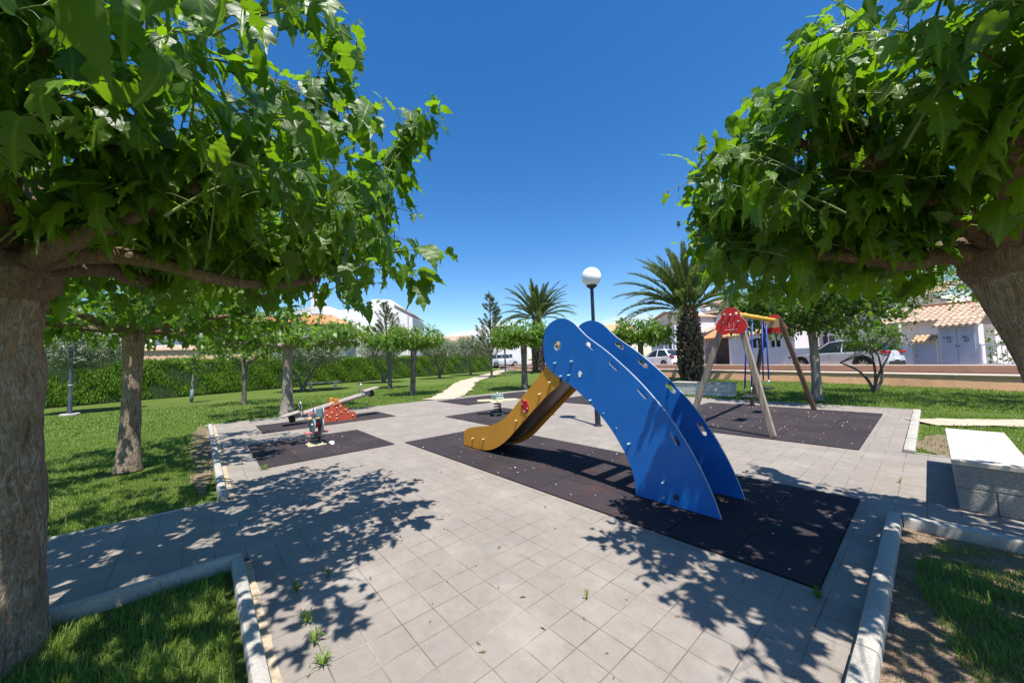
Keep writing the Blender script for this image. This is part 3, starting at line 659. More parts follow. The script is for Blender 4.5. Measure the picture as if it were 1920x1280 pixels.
pollard((.74, 3.50, 0), K3, .15, 'leaning mulberry tree at the right edge beside the near stone topped bench', FG, 23, 1.82, 1.84, 2.65, 3.75, 310, .195, .060, arms=arms3,
        trunkpath=[(.75, 3.5, -.03), (.69, 3.5, .3), (.58, 3.52, .9), (.44, 3.52, 1.5), K3], trunkrad=[.19, .16, .145, .14, .14, .155], near=True, lenr=(.5, 1.3), cam=1.3, nearfloor=((1.2, 1.7, 2.1, 2.6, 3.2), (2.28, 2.15, 2.08, 1.98, 1.95)), sprigs=[((-.2, 2.8, 2.9), (-.30, 2.62, 3.55), .2, 5), ((-.6, 3.25, 2.3), (-1.25, 3.35, 2.55), .34, 16), ((-.6, 2.9, 2.4), (-1.15, 3.0, 2.7), .3, 10)], down=(.5, 2.), gaps=[(-.5, 3.4, 0, .05), (-.3, 4.4, 0, .05), (.3, 3.6, 0, .14), (.25, 2.9, 0, .12), (-.4, 2.4, 0, .09), (.5, 4.1, 0, .12)],
        center=(.35, 3.4), pw=1.5, updir=1.1, twig=.0065)
# second row and the park
pollard((-8.24, -.84, 0), (-8.22, -.80, 2.18), .112, 'mulberry tree with a dark furrowed trunk on the lawn just beyond the near left tree', FG, 31, 2.35, 2.0, 2.6, 3.3, 250, .18, .07, narm=8, rise=.2, temps=TL,
        bark='mulberry_bark', lenr=(.45, 1.0), twig=.005, trunkrad=[.175, .13, .112, .105, .14])
FAR = dict(temps=TS, mats=('mulberry_leaf_far', 'green_twig'), twig=.006, bark='far_bark', branch='far_bark')
pollard((-13.82, 2.16, 0), (-13.8, 2.18, 2.2), .14, 'pale trunked mulberry with a wide flat umbrella crown behind the seesaw', FG, 41, 2.75, 2.15, 2.85, 3.15, 400, .19, .075, narm=7, rise=.1, lenr=(.35, .85), armf=.95,
        **{**FAR, 'bark': 'pale_bark', 'branch': 'pale_bark'}, trunkrad=[.23, .165, .14, .125, .15])
pollard((-19.3, 1.42, 0), (-19.25, 1.45, 1.75), .085, 'young mulberry with thin forked branches between the slim sapling and the flat crowned tree', FG, 43, 1.75, 1.95, 2.8, 3.1, 150, .18, .085, narm=6, rise=.65, lenr=(.3, .8), **FAR, armf=.85)
pollard((-21.95, 8.9, 0), (-21.95, 8.9, 2.45), .11, 'small mulberry with a light trunk, left one of the pair near the sandy footpath', FG, 47, 1.45, 2.35, 3.2, 3.75, 230, .19, .08, narm=6, rise=.25, lenr=(.35, .9), **FAR)
pollard((-16.03, 7.6, 0), (-15.95, 7.65, 2.2), .12, 'mulberry with a compact crown and slightly bent trunk left of the sandy footpath start', FG, 53, 1.5, 2.1, 2.9, 3.45, 280, .19, .078, narm=6, rise=.25, lenr=(.35, .9), **FAR)
pollard((-13.2, 12.15, 0), (-13.2, 12.2, 2.3), .14, 'mulberry with a dense flat crown in front of the left palm', FG, 59, 1.75, 2.0, 3.0, 3.6, 380, .2, .075, narm=7, rise=.3, lenr=(.35, .95), **FAR)
pollard((-9.9, 17.5, 0), (-9.9, 17.5, 2.2), .13, 'mulberry with a bushy crown between the blue slide and the right palm', FG, 61, 1.8, 1.9, 3.1, 3.65, 360, .2, .08, narm=7, rise=.3, lenr=(.4, 1.0), **FAR)
pollard((-26.0, 21.6, 0), (-26, 21.6, 2.6), .075, 'thin young mulberry with a small crown by the far end of the footpath', FG, 67, 1.3, 2.5, 3.4, 3.9, 110, .2, .09, narm=5, rise=.4, lenr=(.4, .9), **FAR)
pollard((-2.25, 13.84, 0), (-2.25, 13.85, 2.05), .115, 'broad leafy tree with a grey trunk behind the swing', FG, 71, 2.35, 1.75, 3.2, 4.45, 560, .17, .075, narm=9, rise=.9, lenr=(.5, 1.3), temps=TS,
        mats=('dark_leaf', 'green_twig'), bark='pale_bark', branch='far_bark', updir=1.3, armf=.85, trunkrad=[.16, .125, .11, .105, .12], name='park_tree', down=(.1, .8))

# sapling beside the hedge
def sapling():
    rng = np.random.default_rng(5); b = (-22.9, -.3, 0); root = empty('sapling_tree', b, 0, 'slim sapling with a bare pale stem and small dense crown by the hedge', 'tree')
    v, q, c = bark_tube([b, (-22.88, -.28, .7), (-22.84, -.22, 1.4), (-22.8, -.15, 2.3)], [.055, .05, .045, .02], 8, 10, .003, 1); V, F = join([(v-np.array(b), q, c)]); meshobj('trunk', V, F, ['pale_bark'], root)
    g = MB(); g.tube([(0, 0, .02), (.01, .01, .3), (.02, .02, .62)], [.07, .068, .065], 10); g.build('trunk_guard', 'teal_paint', root, True)
    n = 46; st = np.array([-22.83, -.2, 1.4])+rng.random((n, 1))*np.array([0, .05, .8]); d = rand_dir(rng, n); d[:, 2] = abs(d[:, 2])*.8+.1
    crown_from_shoots('crown', root, b, st, nrm(d), rng.uniform(.3, .6, n), rng, lambda P: P[:, 2] > 1.3, .14, .06, TS, ['mulberry_leaf_far', 'green_twig'], twig=.006)
sapling()

def bushy(name, label, cat, base, trunks, rad, center, rx, ry, rz, nsh, ls, sp, temps, mats, seed, bark, group=None, lens=(.4, .9), zmin=0., down=(0, .5), updir=.3, inner=.25, twig=.005, br=10):
    """tree or bush with several stems and an ellipsoid of foliage"""
    rng = np.random.default_rng(seed); root = empty(name, base, 0, label, cat, group); b = np.array(base, float); C = np.array(center, float)
    pr = []
    for i, pth in enumerate(trunks):
        v, q, c = bark_tube(pth, [rad*(1.25 if len(trunks) == 1 else .95), rad*.8, rad*.62, rad*.4], 12, 12, rad*.07, seed+i, .15); pr.append((v-b, q, c))
    tops = [np.array(t[-1]) for t in trunks]
    for i in range(br):
        t = tops[i % len(tops)]; e = C+rand_dir(rng, 1)[0]*np.array([rx, ry, rz])*.7
        v, q, c = bark_tube([tuple(t), tuple((t+e)/2+rng.normal(size=3)*.06*rx), tuple(e)], [rad*.4, rad*.28, rad*.12], 7, 6, rad*.03, seed+40+i); pr.append((v-b, q, c))
    V, F = join(pr); meshobj('trunk' if cat == 'tree' else 'stems', V, F, [bark], root)
    u = rand_dir(rng, nsh)*(inner+(1-inner)*rng.random((nsh, 1))**.5)*.8
    st = C+u*np.array([rx, ry, rz]); d = nrm(u*np.array([1, 1, .8])+rand_dir(rng, nsh)*.45+np.array([0, 0, updir]))
    lim = lambda P: (((P-C)/np.array([rx, ry, rz]))**2).sum(1)*(1+.25*np.sin(P[:, 0]*6/rx+P[:, 2]*5)*np.sin(P[:, 1]*5/ry)) < 1.15
    crown_from_shoots('crown' if cat == 'tree' else 'foliage', root, b, st, d, rng.uniform(*lens, nsh), rng, lambda P: lim(P) & (P[:, 2] > zmin), ls, sp, temps, mats, .1, twig, down=down, curl=.15, fold=.2, pet=.1, nk=4)
    return root
OG = 'olive trees along the hedge'; OM = ['olive_leaf', 'green_twig']
bushy('olive_tree', 'silvery olive tree just behind the dark post at the far left', 'tree', (-22.15, -3.87, 0), [[(-22.15, -3.87, 0), (-22.15, -3.86, .8), (-22.15, -3.85, 1.7)]], .05, (-22.1, -3.7, 2.5), 1.35, 1.55, .85, 1100, .13, .04, TN, OM, 81, 'olive_bark', OG)
bushy('olive_tree', 'olive tree with two splayed stems behind the white lawn bench', 'tree', (-25.2, 4.8, 0), [[(-25.2, 4.8, 0), (-25.1, 4.9, .5), (-24.9, 5.3, 1.3), (-24.7, 5.8, 2.0)], [(-25.2, 4.75, 0), (-25.3, 4.6, .6), (-25.4, 4.2, 1.4), (-25.5, 3.9, 2.0)]], .11, (-25.1, 5.2, 2.45), 2.1, 2.3, .95, 1500, .14, .045, TN, OM, 83, 'olive_bark', OG)
bushy('olive_tree', 'olive tree with a slanting pale stem behind the left mulberry of the pair', 'tree', (-29.0, 11.2, 0), [[(-29, 11.2, 0), (-28.9, 11.0, .8), (-28.9, 10.5, 2.0)], [(-29, 11.25, 0), (-28.8, 11.5, .8), (-28.6, 12.0, 2.1)]], .10, (-28.9, 11.0, 2.75), 2.0, 2.1, 1.0, 1100, .15, .05, TN, OM, 87, 'olive_bark', OG)
bushy('olive_tree', 'olive tree seen between the compact mulberry and the footpath', 'tree', (-29.2, 16.4, 0), [[(-29.2, 16.4, 0), (-29.15, 16.35, .9), (-29.2, 16.0, 1.9)], [(-29.2, 16.45, 0), (-29, 16.7, 1), (-28.9, 17, 2)]], .10, (-29.2, 16.4, 2.7), 1.9, 2.0, 1.0, 1000, .16, .05, TN, OM, 89, 'olive_bark', OG)
bushy('olive_tree', 'olive tree nearest the far hedge end, left of the tall thin pine', 'tree', (-31.6, 21.5, 0), [[(-31.6, 21.5, 0), (-31.6, 21.4, 1), (-31.5, 21.2, 2)]], .10, (-31.6, 21.4, 2.9), 2.1, 2.2, 1.2, 1100, .17, .055, TN, OM, 91, 'olive_bark', OG)
bushy('shrub', 'dark oleander bush with bare crooked stems on the right lawn', 'shrub', (-1.32, 17.4, 0),
      [[(-1.32, 17.4, 0), (-1.45, 17.35, .4), (-1.7, 17.3, .75), (-2.1, 17.2, 1.0)], [(-1.3, 17.4, 0), (-1.25, 17.4, .6), (-1.3, 17.4, 1.3)], [(-1.28, 17.42, 0), (-1.1, 17.5, .5), (-1.15, 17.5, 1.2)], [(-1.3, 17.38, 0), (-1.2, 17.3, .5), (-.9, 17.3, 1.2)]],
      .05, (-1.28, 17.4, 1.80), 1.0, .95, .50, 300, .15, .05, TN, ['dark_leaf', 'green_twig'], 93, 'far_bark', None, (.3, .6))
bushy('feathery_tree', 'airy small leaved tree reaching in from the right above the meter cabinets', 'tree', (2.9, 15.4, 0), [[(2.9, 15.4, 0), (2.9, 15.4, 1.4), (2.7, 15.4, 2.6)]], .13, (2.05, 15.45, 3.35), 2.7, 2.5, 1.15, 620, .085, .045, TT, ['mulberry_leaf_far', 'green_twig'], 97, 'far_bark', None, (.5, 1.1), down=(0, .4))
bushy('garden_shrub', 'bright green garden shrub behind the white railing', 'shrub', (2.7, 27.3, .4), [[(2.7, 27.3, .4), (2.7, 27.3, 1.0)]], .06, (2.7, 27.2, 1.35), 1.6, .7, 1.1, 260, .13, .07, TT, ['mulberry_leaf_far', 'green_twig'], 98, 'far_bark', None, (.3, .6))

# pines: a straight leader with whorls of needle brushes
def pine(label, base, h, spread, seed, z0=.3):
    rng = np.random.default_rng(seed); b = np.array(base, float); root = empty('pine_tree', base, 0, label, 'tree', 'young pines beyond the park')
    v, q, c = bark_tube([base, tuple(b+[.05, 0, h*.5]), tuple(b+[0, 0, h*.97])], [.12, .09, .05, .02], 9, 16, .006, seed); pr = [(v-b, q, c)]
    P = []; T = []; Nn = []; Sz = []
    z = h*z0
    while z < h*.98:
        f = (z/h-z0)/(1-z0); L_ = spread*(1-f)**.75*rng.uniform(.65, 1.1)+.12; nb = rng.integers(4, 7)
        for k in range(nb):
            a = rng.random()*6.28; e = b+np.array([cos(a)*L_, sin(a)*L_, z+L_*rng.uniform(.5, 1.1)]); s0 = b+np.array([0, 0, z])
            mid = (s0+e)/2-np.array([0, 0, L_*.12]); pts = np.array(catmull([tuple(s0), tuple(mid), tuple(e)], 4))
            v, q, c = bark_tube([tuple(s0), tuple(mid), tuple(e)], [.028, .02, .008], 5, 4, .001, seed+k); pr.append((v-b, q, c))
            n = int(110*L_+60); u = rng.uniform(.25, 1.0, n)**.7; ii = np.minimum((u*(len(pts)-1)).astype(int), len(pts)-2); pp = pts[ii]+(pts[ii+1]-pts[ii])*rng.random((n, 1))
            ax = nrm(pts[ii+1]-pts[ii]); t = nrm(ax*.9+rand_dir(rng, n)*.9+np.array([0, 0, .35])); P.append(pp); T.append(t); Nn.append(rand_dir(rng, n)); Sz.append(rng.uniform(.16, .30, n))
        z += rng.uniform(.30, .42)
    n = 60; P.append(np.tile(b+[0, 0, h*.97], (n, 1))+rng.normal(size=(n, 3))*[.02, .02, .15]); T.append(nrm(rand_dir(rng, n)*.5+[0, 0, 1])); Nn.append(rand_dir(rng, n)); Sz.append(rng.uniform(.15, .3, n))
    V, F = join(pr); meshobj('trunk', V, F, ['far_bark'], root)
    tn = [leaf_template([(0, 0), (.5, .045), (1, 0)], [0, .5, 1])]
    V, F, lf = leaves(np.concatenate(P), np.concatenate(T), np.concatenate(Nn), np.concatenate(Sz), rng, tn, .05, 0)
    meshobj('crown', V-b, [F], ['pine_needle'], root, None, lf)
pine('tall thin pine rising beside the left palm', (-25.16, 19.31, 0), 7.4, 1.5, 5, .2)
pine('pine standing in front of the white house beyond the hedge', (-39.2, 15.6, 0), 8.2, 2.2, 6, .3)

# palms: booted trunk and pinnate fronds
def palm(label, base, ztop, r0, rtop, nf, fl, seed, bend=1., side=None):
    rng = np.random.default_rng(seed); b = np.array(base, float); root = empty('palm_tree', base, 0, label, 'tree', 'date palms on the lawn')
    h = ztop; m = MB()
    prof = lambda f: r0*(1+.22*sin(pi*min(1, f*1.15))-.18*f)*(1-.25*max(0, f-.82)/.18)
    m.lathe((0, 0, 0), [(prof(f)*.86, f*h) for f in np.linspace(0, 1, 16)], 20); m.build('trunk_core', 'palm_boot_dark', root)
    m = MB(); ga = 2.39996; n = int(h*r0*190)
    for i in range(n):
        f = (i+.5)/n; th = i*ga+rng.normal()*.13; z = f*h+rng.normal()*.03; r = prof(f)*rng.uniform(.82, .98); w_ = .085*rng.uniform(.55, 1.5)*(r0/.55)**.5; L_ = rng.uniform(.07, .24)
        o = Vector((cos(th), sin(th), 0)); t = Vector((-sin(th), cos(th), 0)); u = Vector((0, 0, 1)); c = o*r+u*z
        tipd = (o*.75+u*.8).normalized()
        p = [c-t*w_-u*.06, c+t*w_-u*.06, c+t*w_*.8+u*.08, c-t*w_*.8+u*.08]; e = c+tipd*L_
        q = [e-t*w_*.5-u*.02, e+t*w_*.5-u*.02, e+t*w_*.45+u*.03+o*-.02, e-t*w_*.45+u*.03+o*-.02]
        m.add([x[:] for x in p+q], [(0, 1, 5, 4), (1, 2, 6, 5), (2, 3, 7, 6), (3, 0, 4, 7), (4, 5, 6, 7)])
    m.build('trunk', 'palm_boot', root)
    P = []; T = []; Nn = []; Sz = []; tb = []; tr = []
    for i in range(nf):
        f = i/nf; th = i*ga+rng.normal()*.12; el = radians(86-78*f**1.1+rng.normal()*5); L_ = fl*rng.uniform(.86, 1.06)*(1 if f > .12 else .8)
        o = np.array([cos(th), sin(th), 0]); s0 = np.array([0, 0, h-.12])+o*rtop*.7
        k = 22; t = np.linspace(0, 1, k); ang = el-bend*(.35+.75*cos(max(0, el)))*t**1.7*(1.05 if f > .1 else .5)
        step = L_/(k-1); pts = [s0]
        for j in range(1, k): pts.append(pts[-1]+step*(o*cos(ang[j])+np.array([0, 0, 1.])*sin(ang[j])))
        pts = np.array(pts); tb.append(pts[::3]); tr.append(np.linspace(.032, .006, len(pts[::3])))
        ax = nrm(np.gradient(pts, axis=0)); sd = nrm(np.cross(ax, o+np.array([0, 0, 1e-3])-0*ax)); sd = np.tile(np.array([-sin(th), cos(th), 0]), (k, 1)); upv = np.cross(sd, ax); upv *= np.sign(upv[:, 2:3]+1e-6)
        nl = int(L_*24); u = np.linspace(.16, .995, nl)*(k-1); i0 = np.minimum(u.astype(int), k-2); fr = (u-i0)[:, None]; pp = pts[i0]*(1-fr)+pts[i0+1]*fr
        ln = .46*(fl/3.6)**.5*np.sin(np.clip(u/(k-1), .06, 1)*pi*.86+.25)**.6
        for s_ in (-1, 1):
            P.append(pp); d = ax[i0]*(1.0+.25*rng.random((nl, 1)))+sd[i0]*s_*.62+upv[i0]*(.42+.10*rng.normal(size=(nl, 1))); T.append(nrm(d)); Nn.append(nrm(upv[i0]+rng.normal(size=(nl, 3))*.25)); Sz.append(ln*rng.uniform(.85, 1.1, nl))
    tl = [leaf_template([(0, 0), (.25, .05), (.65, .04), (1, 0)], [0, .3, .7, 1])]
    V, F, lf = leaves(np.concatenate(P), np.concatenate(T), np.concatenate(Nn), np.concatenate(Sz), rng, tl, .18, .3)
    tv, tf = thin_tubes(np.array(tb), np.array(tr), 4); n0 = len(V); V = np.vstack([V, tv]); l2 = np.zeros((len(V), 4)); l2[:n0] = lf; l2[n0:, 2] = 1
    meshobj('crown', V, [F, tf+n0], ['palm_leaflet'], root, None, l2)
palm('date palm with a dark trunk left of the blue slide, fronds above the mulberry crown', (-27.5, 27.5, 0), 5.9, .62, .4, 58, 4.6, 3, .95)
palm('large date palm with a thick scaly trunk behind the far block bench', (-8.4, 19.9, 0), 4.0, .56, .42, 62, 3.9, 8, .95)

# clipped cypress hedge
def hedge():
    rng = np.random.default_rng(77); pts = [(-25.0, -11), (-27.5, -5.3), (-30.1, 1.4), (-33.6, 9.8), (-37.2, 20.5), (-40.6, 30.6)]
    root = empty('hedge', (-30.1, 1.4, 0), 0, 'long clipped cypress hedge along the back of the left lawn', 'hedge'); b = np.array([-30.1, 1.4, 0]); core = MB(); P = []; T = []; Nn = []; Sz = []
    for (x0, y0), (x1, y1) in zip(pts[:-1], pts[1:]):
        d = np.array([x1-x0, y1-y0, 0]); L_ = np.linalg.norm(d); d /= L_; nn = np.array([d[1], -d[0], 0])  # towards the park
        if nn[0] < 0: nn = -nn
        a0 = np.array([x0, y0, 0])
        k = int(L_/.6)
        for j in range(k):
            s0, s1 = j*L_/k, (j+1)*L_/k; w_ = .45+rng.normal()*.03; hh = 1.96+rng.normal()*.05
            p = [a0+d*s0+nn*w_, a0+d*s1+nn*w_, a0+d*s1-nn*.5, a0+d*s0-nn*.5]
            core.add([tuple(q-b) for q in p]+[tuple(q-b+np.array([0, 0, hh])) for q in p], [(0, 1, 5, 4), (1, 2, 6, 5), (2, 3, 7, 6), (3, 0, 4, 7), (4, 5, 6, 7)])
        n = int(L_*(1500 if y0 < 12 else 900)); s = rng.random(n)*L_; z = rng.random(n)**.9*2.02; top = rng.random(n) < .25
        off = .47+.10*np.sin(s*2.1+z)*np.sin(z*3+s)+rng.normal(size=n)*.03; off = np.where(top, rng.uniform(-.5, .5, n), off); z = np.where(top, 1.95+.06*np.sin(s*3)+.05*np.sin(s*7.7)+np.abs(rng.normal(size=n))*.07, z)
        P.append(a0+d*s[:, None]+nn*off[:, None]+np.array([0, 0, 1])*z[:, None]); T.append(nrm(np.array([0, 0, 1.])+nn*(.25*rng.random((n, 1)))+rng.normal(size=(n, 3))*.28)); Nn.append(nrm(nn+rng.normal(size=(n, 3))*.5)); Sz.append(rng.uniform(.12, .26, n))
    core.build('inner_growth', 'hedge_core', root)
    th = [leaf_template([(0, 0), (.35, .11), (1, 0)], [0, .4, 1])]
    V, F, lf = leaves(np.concatenate(P), np.concatenate(T), np.concatenate(Nn), np.concatenate(Sz), rng, th, .1, .2); meshobj('foliage', V-b, [F], ['hedge_leaf'], root, None, lf)
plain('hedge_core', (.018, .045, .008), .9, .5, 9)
hedge()

# ------------------------------------------------------------------ ground, paving, kerbs
def sheet(name, pts, z, mat, sub=None):
    m = MB(); m.add([(x, y, z) for x, y in pts], [tuple(range(len(pts)))]); return struct(m.build(name, mat))
def rough_patch(name, cx, cy, rx, ry, z, mat, seed, n=40, am=.3):
    p = [(cx+rx*cos(2*pi*i/n)*(1+am*noise.noise(Vector((cos(2*pi*i/n)*2, sin(2*pi*i/n)*2, seed)))+.12*noise.noise(Vector((i*.9, seed, 0)))), cy+ry*sin(2*pi*i/n)*(1+am*noise.noise(Vector((cos(2*pi*i/n)*2, sin(2*pi*i/n)*2, seed+5)))+.12*noise.noise(Vector((i*.9, seed, 3))))) for i in range(n)]
    return sheet(name, p, z, mat)
# lawn ground: one sheet to the horizon, gently uneven near by
def ground():
    xs = np.concatenate([[-900, -400, -200, -120], np.linspace(-80, 40, 100), [80, 200, 400, 900]]); ys = np.concatenate([[-900, -300, -100], np.linspace(-40, 100, 110), [200, 400, 900]])
    X, Y = np.meshgrid(xs, ys); Z = np.full_like(X, -.022)
    inside = (X > -13.6) & (X < 6) & (Y > -1.5) & (Y < 13.4)
    bumpy = np.array([[.035*noise.noise(Vector((x*.33, y*.33, 0))) for x in xs] for y in ys]); Z += np.where(inside, 0, bumpy)-np.where(inside, 0, .012)
    V = np.stack([X, Y, Z], -1).reshape(-1, 3); ny, nx = X.shape; i, j = np.meshgrid(np.arange(ny-1), np.arange(nx-1), indexing='ij')
    F = np.stack([i*nx+j, i*nx+j+1, (i+1)*nx+j+1, (i+1)*nx+j], -1).reshape(-1, 4)
    return struct(meshobj('lawn', V, [F], ['lawn_turf']))
ground()
m = MB(); m.add([(x, y, 0) for x, y in [(-12.95, .27), (-5.42, .27), (-5.42, -9), (-3.69, -9), (-3.69, .305), (-.34, .305), (-.34, 4.62), (6, 4.62), (6, 7.6), (-.33, 7.6), (-.33, 12.75), (-12.95, 12.75)]], [tuple(range(12))])
bm = bmesh.new(); vs = [bm.verts.new(v) for v in m.v]; bm.faces.new(vs); r = bmesh.ops.extrude_face_region(bm, geom=bm.faces[:])
for v in r['geom']:
    if isinstance(v, bmesh.types.BMVert): v.co.z -= .1
bmesh.ops.recalc_face_normals(bm, faces=bm.faces); me = bpy.data.meshes.new('pavement'); bm.to_mesh(me); bm.free(); me.materials.append(MATS['paving_blocks']); o = bpy.data.objects.new('pavement', me); COL.objects.link(o); struct(o)
def kerb(x0, x1, y0, y1, h=.08, seg=1.0, along='x', rnd=.035):
    """rounded kerb stones laid end to end with open joints"""
    m = MB(); a0, a1 = (x0, x1) if along == 'x' else (y0, y1); n = max(1, round((a1-a0)/seg)); L_ = (a1-a0)/n; random.seed(int(abs(a0*10)+abs(a1)))
    for i in range(n):
        s0, s1 = a0+i*L_+.004, a0+(i+1)*L_-.004; dz = random.uniform(-.004, .004); w0, w1 = (y0, y1) if along == 'x' else (x0, x1); w_ = w1-w0; dw = random.uniform(-.003, .003)
        prof = [(w0+dw, -.08), (w0+dw, h-rnd), (w0+dw+rnd*.3, h-rnd*.3), (w0+dw+rnd, h), (w1+dw-rnd, h), (w1+dw-rnd*.3, h-rnd*.3), (w1+dw, h-rnd), (w1+dw, -.08)]
        k = 6
        vs = []; 
        for j in range(k):
            s = s0+(s1-s0)*j/(k-1); e = .006 if j in (0, k-1) else 0
            for (q, z) in prof: zz = z+dz-(e if z > 0 else 0)+.002*noise.noise(Vector((s*5, q*9, z*9))); vs.append((s, q, zz) if along == 'x' else (q, s, zz))
        P = len(prof); fs = [(j*P+a, j*P+(a+1) % P, (j+1)*P+(a+1) % P, (j+1)*P+a) for j in range(k-1) for a in range(P)]+[tuple(range(P)), tuple((k-1)*P+a for a in range(P))[::-1]]
        m.add(vs, fs)
    return struct(m.build('kerb', 'kerb_concrete', None, True, 40))
kerb(-12.75, -5.42, .165, .255, h=.07, rnd=.025); kerb(-3.595, -.10, .185, .262, h=.07, rnd=.025); kerb(-3.685, -3.60, -9, .262, along='y', h=.075)
kerb(-.328, -.238, .27, 4.62, along='y', rnd=.022, h=.08); kerb(-.232, 6, 4.50, 4.62, rnd=.025, h=.08); kerb(-.33, -.215, 7.61, 12.6, along='y', rnd=.012, h=.05)
for a in ((-12.99, -12.95, .1, 12.75, 'y'), (-5.46, -5.42, -9, .14, 'y'), (-.2, 6, 7.6, 7.64, 'x'), (-12.9, -.33, 12.75, 12.79, 'x')):
    m = MB(); m.box(a[0], a[1], a[2], a[3], -.1, .012); struct(m.build('kerb', 'kerb_concrete'))
m = MB()
for x0, x1, y0, y1 in ((-12.7, -5.42, .264, .318), (-3.60, -.345, .264, .312)):
    n = int((x1-x0)/.08); rng = random.Random(4); top = []
    vs = []; 
    for i in range(n+1):
        x = x0+(x1-x0)*i/n; e = .012*noise.noise(Vector((x*6, 1, 2))); vs += [(x, y0, .012+.004*noise.noise(Vector((x*9, 0, 0)))), (x, y1+e, .005)]
    m.add(vs, [(2*i, 2*i+2, 2*i+3, 2*i+1) for i in range(n)])
struct(m.build('pavement_mortar_strip', 'sandy_mortar'))
# sandy footpaths
def ribbon(name, pts, w_, z, mat):
    P = catmull(pts, 10); m = MB(); vs = []; n = len(P)
    for i, p in enumerate(P):
        q = P[min(i+1, n-1)]; o = P[max(i-1, 0)]; d = Vector((q[0]-o[0], q[1]-o[1])).normalized(); nn = Vector((-d.y, d.x)); f = i/(n-1); ww = (w_[0]*(1-f)+w_[1]*f)/2
        a = ww*(1+.35*noise.noise(Vector((i*.35, 0, 0)))); b = ww*(1+.35*noise.noise(Vector((i*.35, 9, 0))))
        vs += [(p[0]+nn.x*a, p[1]+nn.y*a, z), (p[0]-nn.x*b, p[1]-nn.y*b, z)]
    m.add(vs, [(2*i, 2*i+1, 2*i+3, 2*i+2) for i in range(n-1)]); return struct(m.build(name, mat))
ribbon('footpath', [(-12.96, 7.25), (-14.6, 8.9), (-17.5, 11.2), (-21.9, 14.6), (-25.6, 18.4), (-30.5, 23.5), (-38, 31), (-42, 35)], (1.25, 1.7), .018, 'sandy_path')
ribbon('footpath', [(-.2, 10.75), (.3, 11.1), (1.1, 11.6), (2.2, 12.3), (4.5, 13.6), (8, 15.6)], (.75, .8), .018, 'sandy_path')
rough_patch('soil', -1.62, -.06, .55, .24, -.010, 'bare_soil', 3)
rough_patch('soil', -9.6, .02, 3.6, .17, -.010, 'bare_soil', 4, am=.2); sheet('soil', [(-.24, -3), (3.2, -3), (3.2, 4.51), (-.24, 4.51)], -.012, 'bare_soil')
rough_patch('soil', .25, 8.6, .5, 1.0, -.008, 'bare_soil', 14)

# rubber safety surfaces
def mat_(x0, x1, y0, y1, nx, ny, label):
    tx, ty = (x1-x0)/nx, (y1-y0)/ny; key = 'rubber_%d' % int(abs(x0*10+y0*100)); rubber(key, 0, 0, tx, ty)
    m = MB(); m.bbox(0, x1-x0, 0, y1-y0, -.03, .014, .008); o = m.build('rubber_mat', key); o.location = (x0, y0, 0)
    tag(o, label, 'rubber mat', 'rubber safety mats under the playground equipment')
mat_(-6.64, -.54, 2.96, 4.98, 12, 4, 'long dark rubber mat under the blue and yellow slide'); mat_(-8.80, -6.65, .71, 2.77, 4, 4, 'dark rubber mat under the teal spring rocker')
mat_(-11.62, -10.12, 1.11, 4.26, 3, 6, 'dark rubber mat under the seesaw'); mat_(-8.82, -6.66, 5.10, 7.20, 4, 4, 'dark rubber mat under the flower shaped spring toy')
mat_(-12.45, -10.36, 6.88, 11.3, 4, 9, 'empty dark rubber mat at the far edge by the footpath'); mat_(-8.9, -6.8, 9.3, 11.3, 4, 4, 'empty dark rubber mat seen under the slide chute')
mat_(-4.45, -.77, 7.38, 11.66, 7, 8, 'large dark rubber mat under the swing')

# ------------------------------------------------------------------ slide
XZ = lambda u, v, d: (u, d, v)
def circ(cx, cy, rx, ry, n=20, rot=0): return [(cx+rx*cos(2*pi*i/n)*cos(rot)-ry*sin(2*pi*i/n)*sin(rot), cy+rx*cos(2*pi*i/n)*sin(rot)+ry*sin(2*pi*i/n)*cos(rot)) for i in range(n)]
def slot(cx, cy, L_, w_, rot, n=8):
    p = [(L_/2-w_/2+w_/2*cos(a), w_/2*sin(a)) for a in np.linspace(-pi/2, pi/2, n)]+[(-L_/2+w_/2+w_/2*cos(a), w_/2*sin(a)) for a in np.linspace(pi/2, 3*pi/2, n)]
    return [(cx+x*cos(rot)-y*sin(rot), cy+x*sin(rot)+y*cos(rot)) for x, y in p]
OUT = [(-3.398, 1.43), (-3.422, 1.52), (-3.432, 1.62), (-3.424, 1.727), (-3.395, 1.84), (-3.335, 1.93), (-3.235, 1.99), (-3.105, 2.012), (-2.998, 1.99), (-2.91, 1.945), (-2.84, 1.887), (-2.773, 1.82), (-2.69, 1.745), (-2.565, 1.657), (-2.442, 1.572), (-2.28, 1.442), (-2.13, 1.312), (-1.987, 1.175), (-1.845, 1.02), (-1.733, 0.885), (-1.63, 0.734), (-1.533, 0.57), (-1.45, 0.406), (-1.388, 0.262), (-1.345, 0.145), (-1.305, 0.012)]
INN = [(-2.136, 0.012), (-2.149, 0.159), (-2.18, 0.289), (-2.234, 0.411), (-2.308, 0.53), (-2.395, 0.652), (-2.515, 0.788), (-2.665, 0.925), (-2.81, 1.04), (-2.95, 1.135), (-3.09, 1.208), (-3.22, 1.273), (-3.33, 1.35)]
BLUE = catmull(OUT, 4)+catmull(INN, 4)
YO = [(-3.18, 1.33), (-3.30, 1.42), (-3.41, 1.391), (-3.57, 1.253), (-3.767, 1.079), (-3.95, 0.925), (-4.132, 0.765), (-4.30, 0.63), (-4.497, 0.522), (-4.708, 0.448), (-4.928, 0.409), (-5.162, 0.372), (-5.368, 0.318), (-5.493, 0.252)]
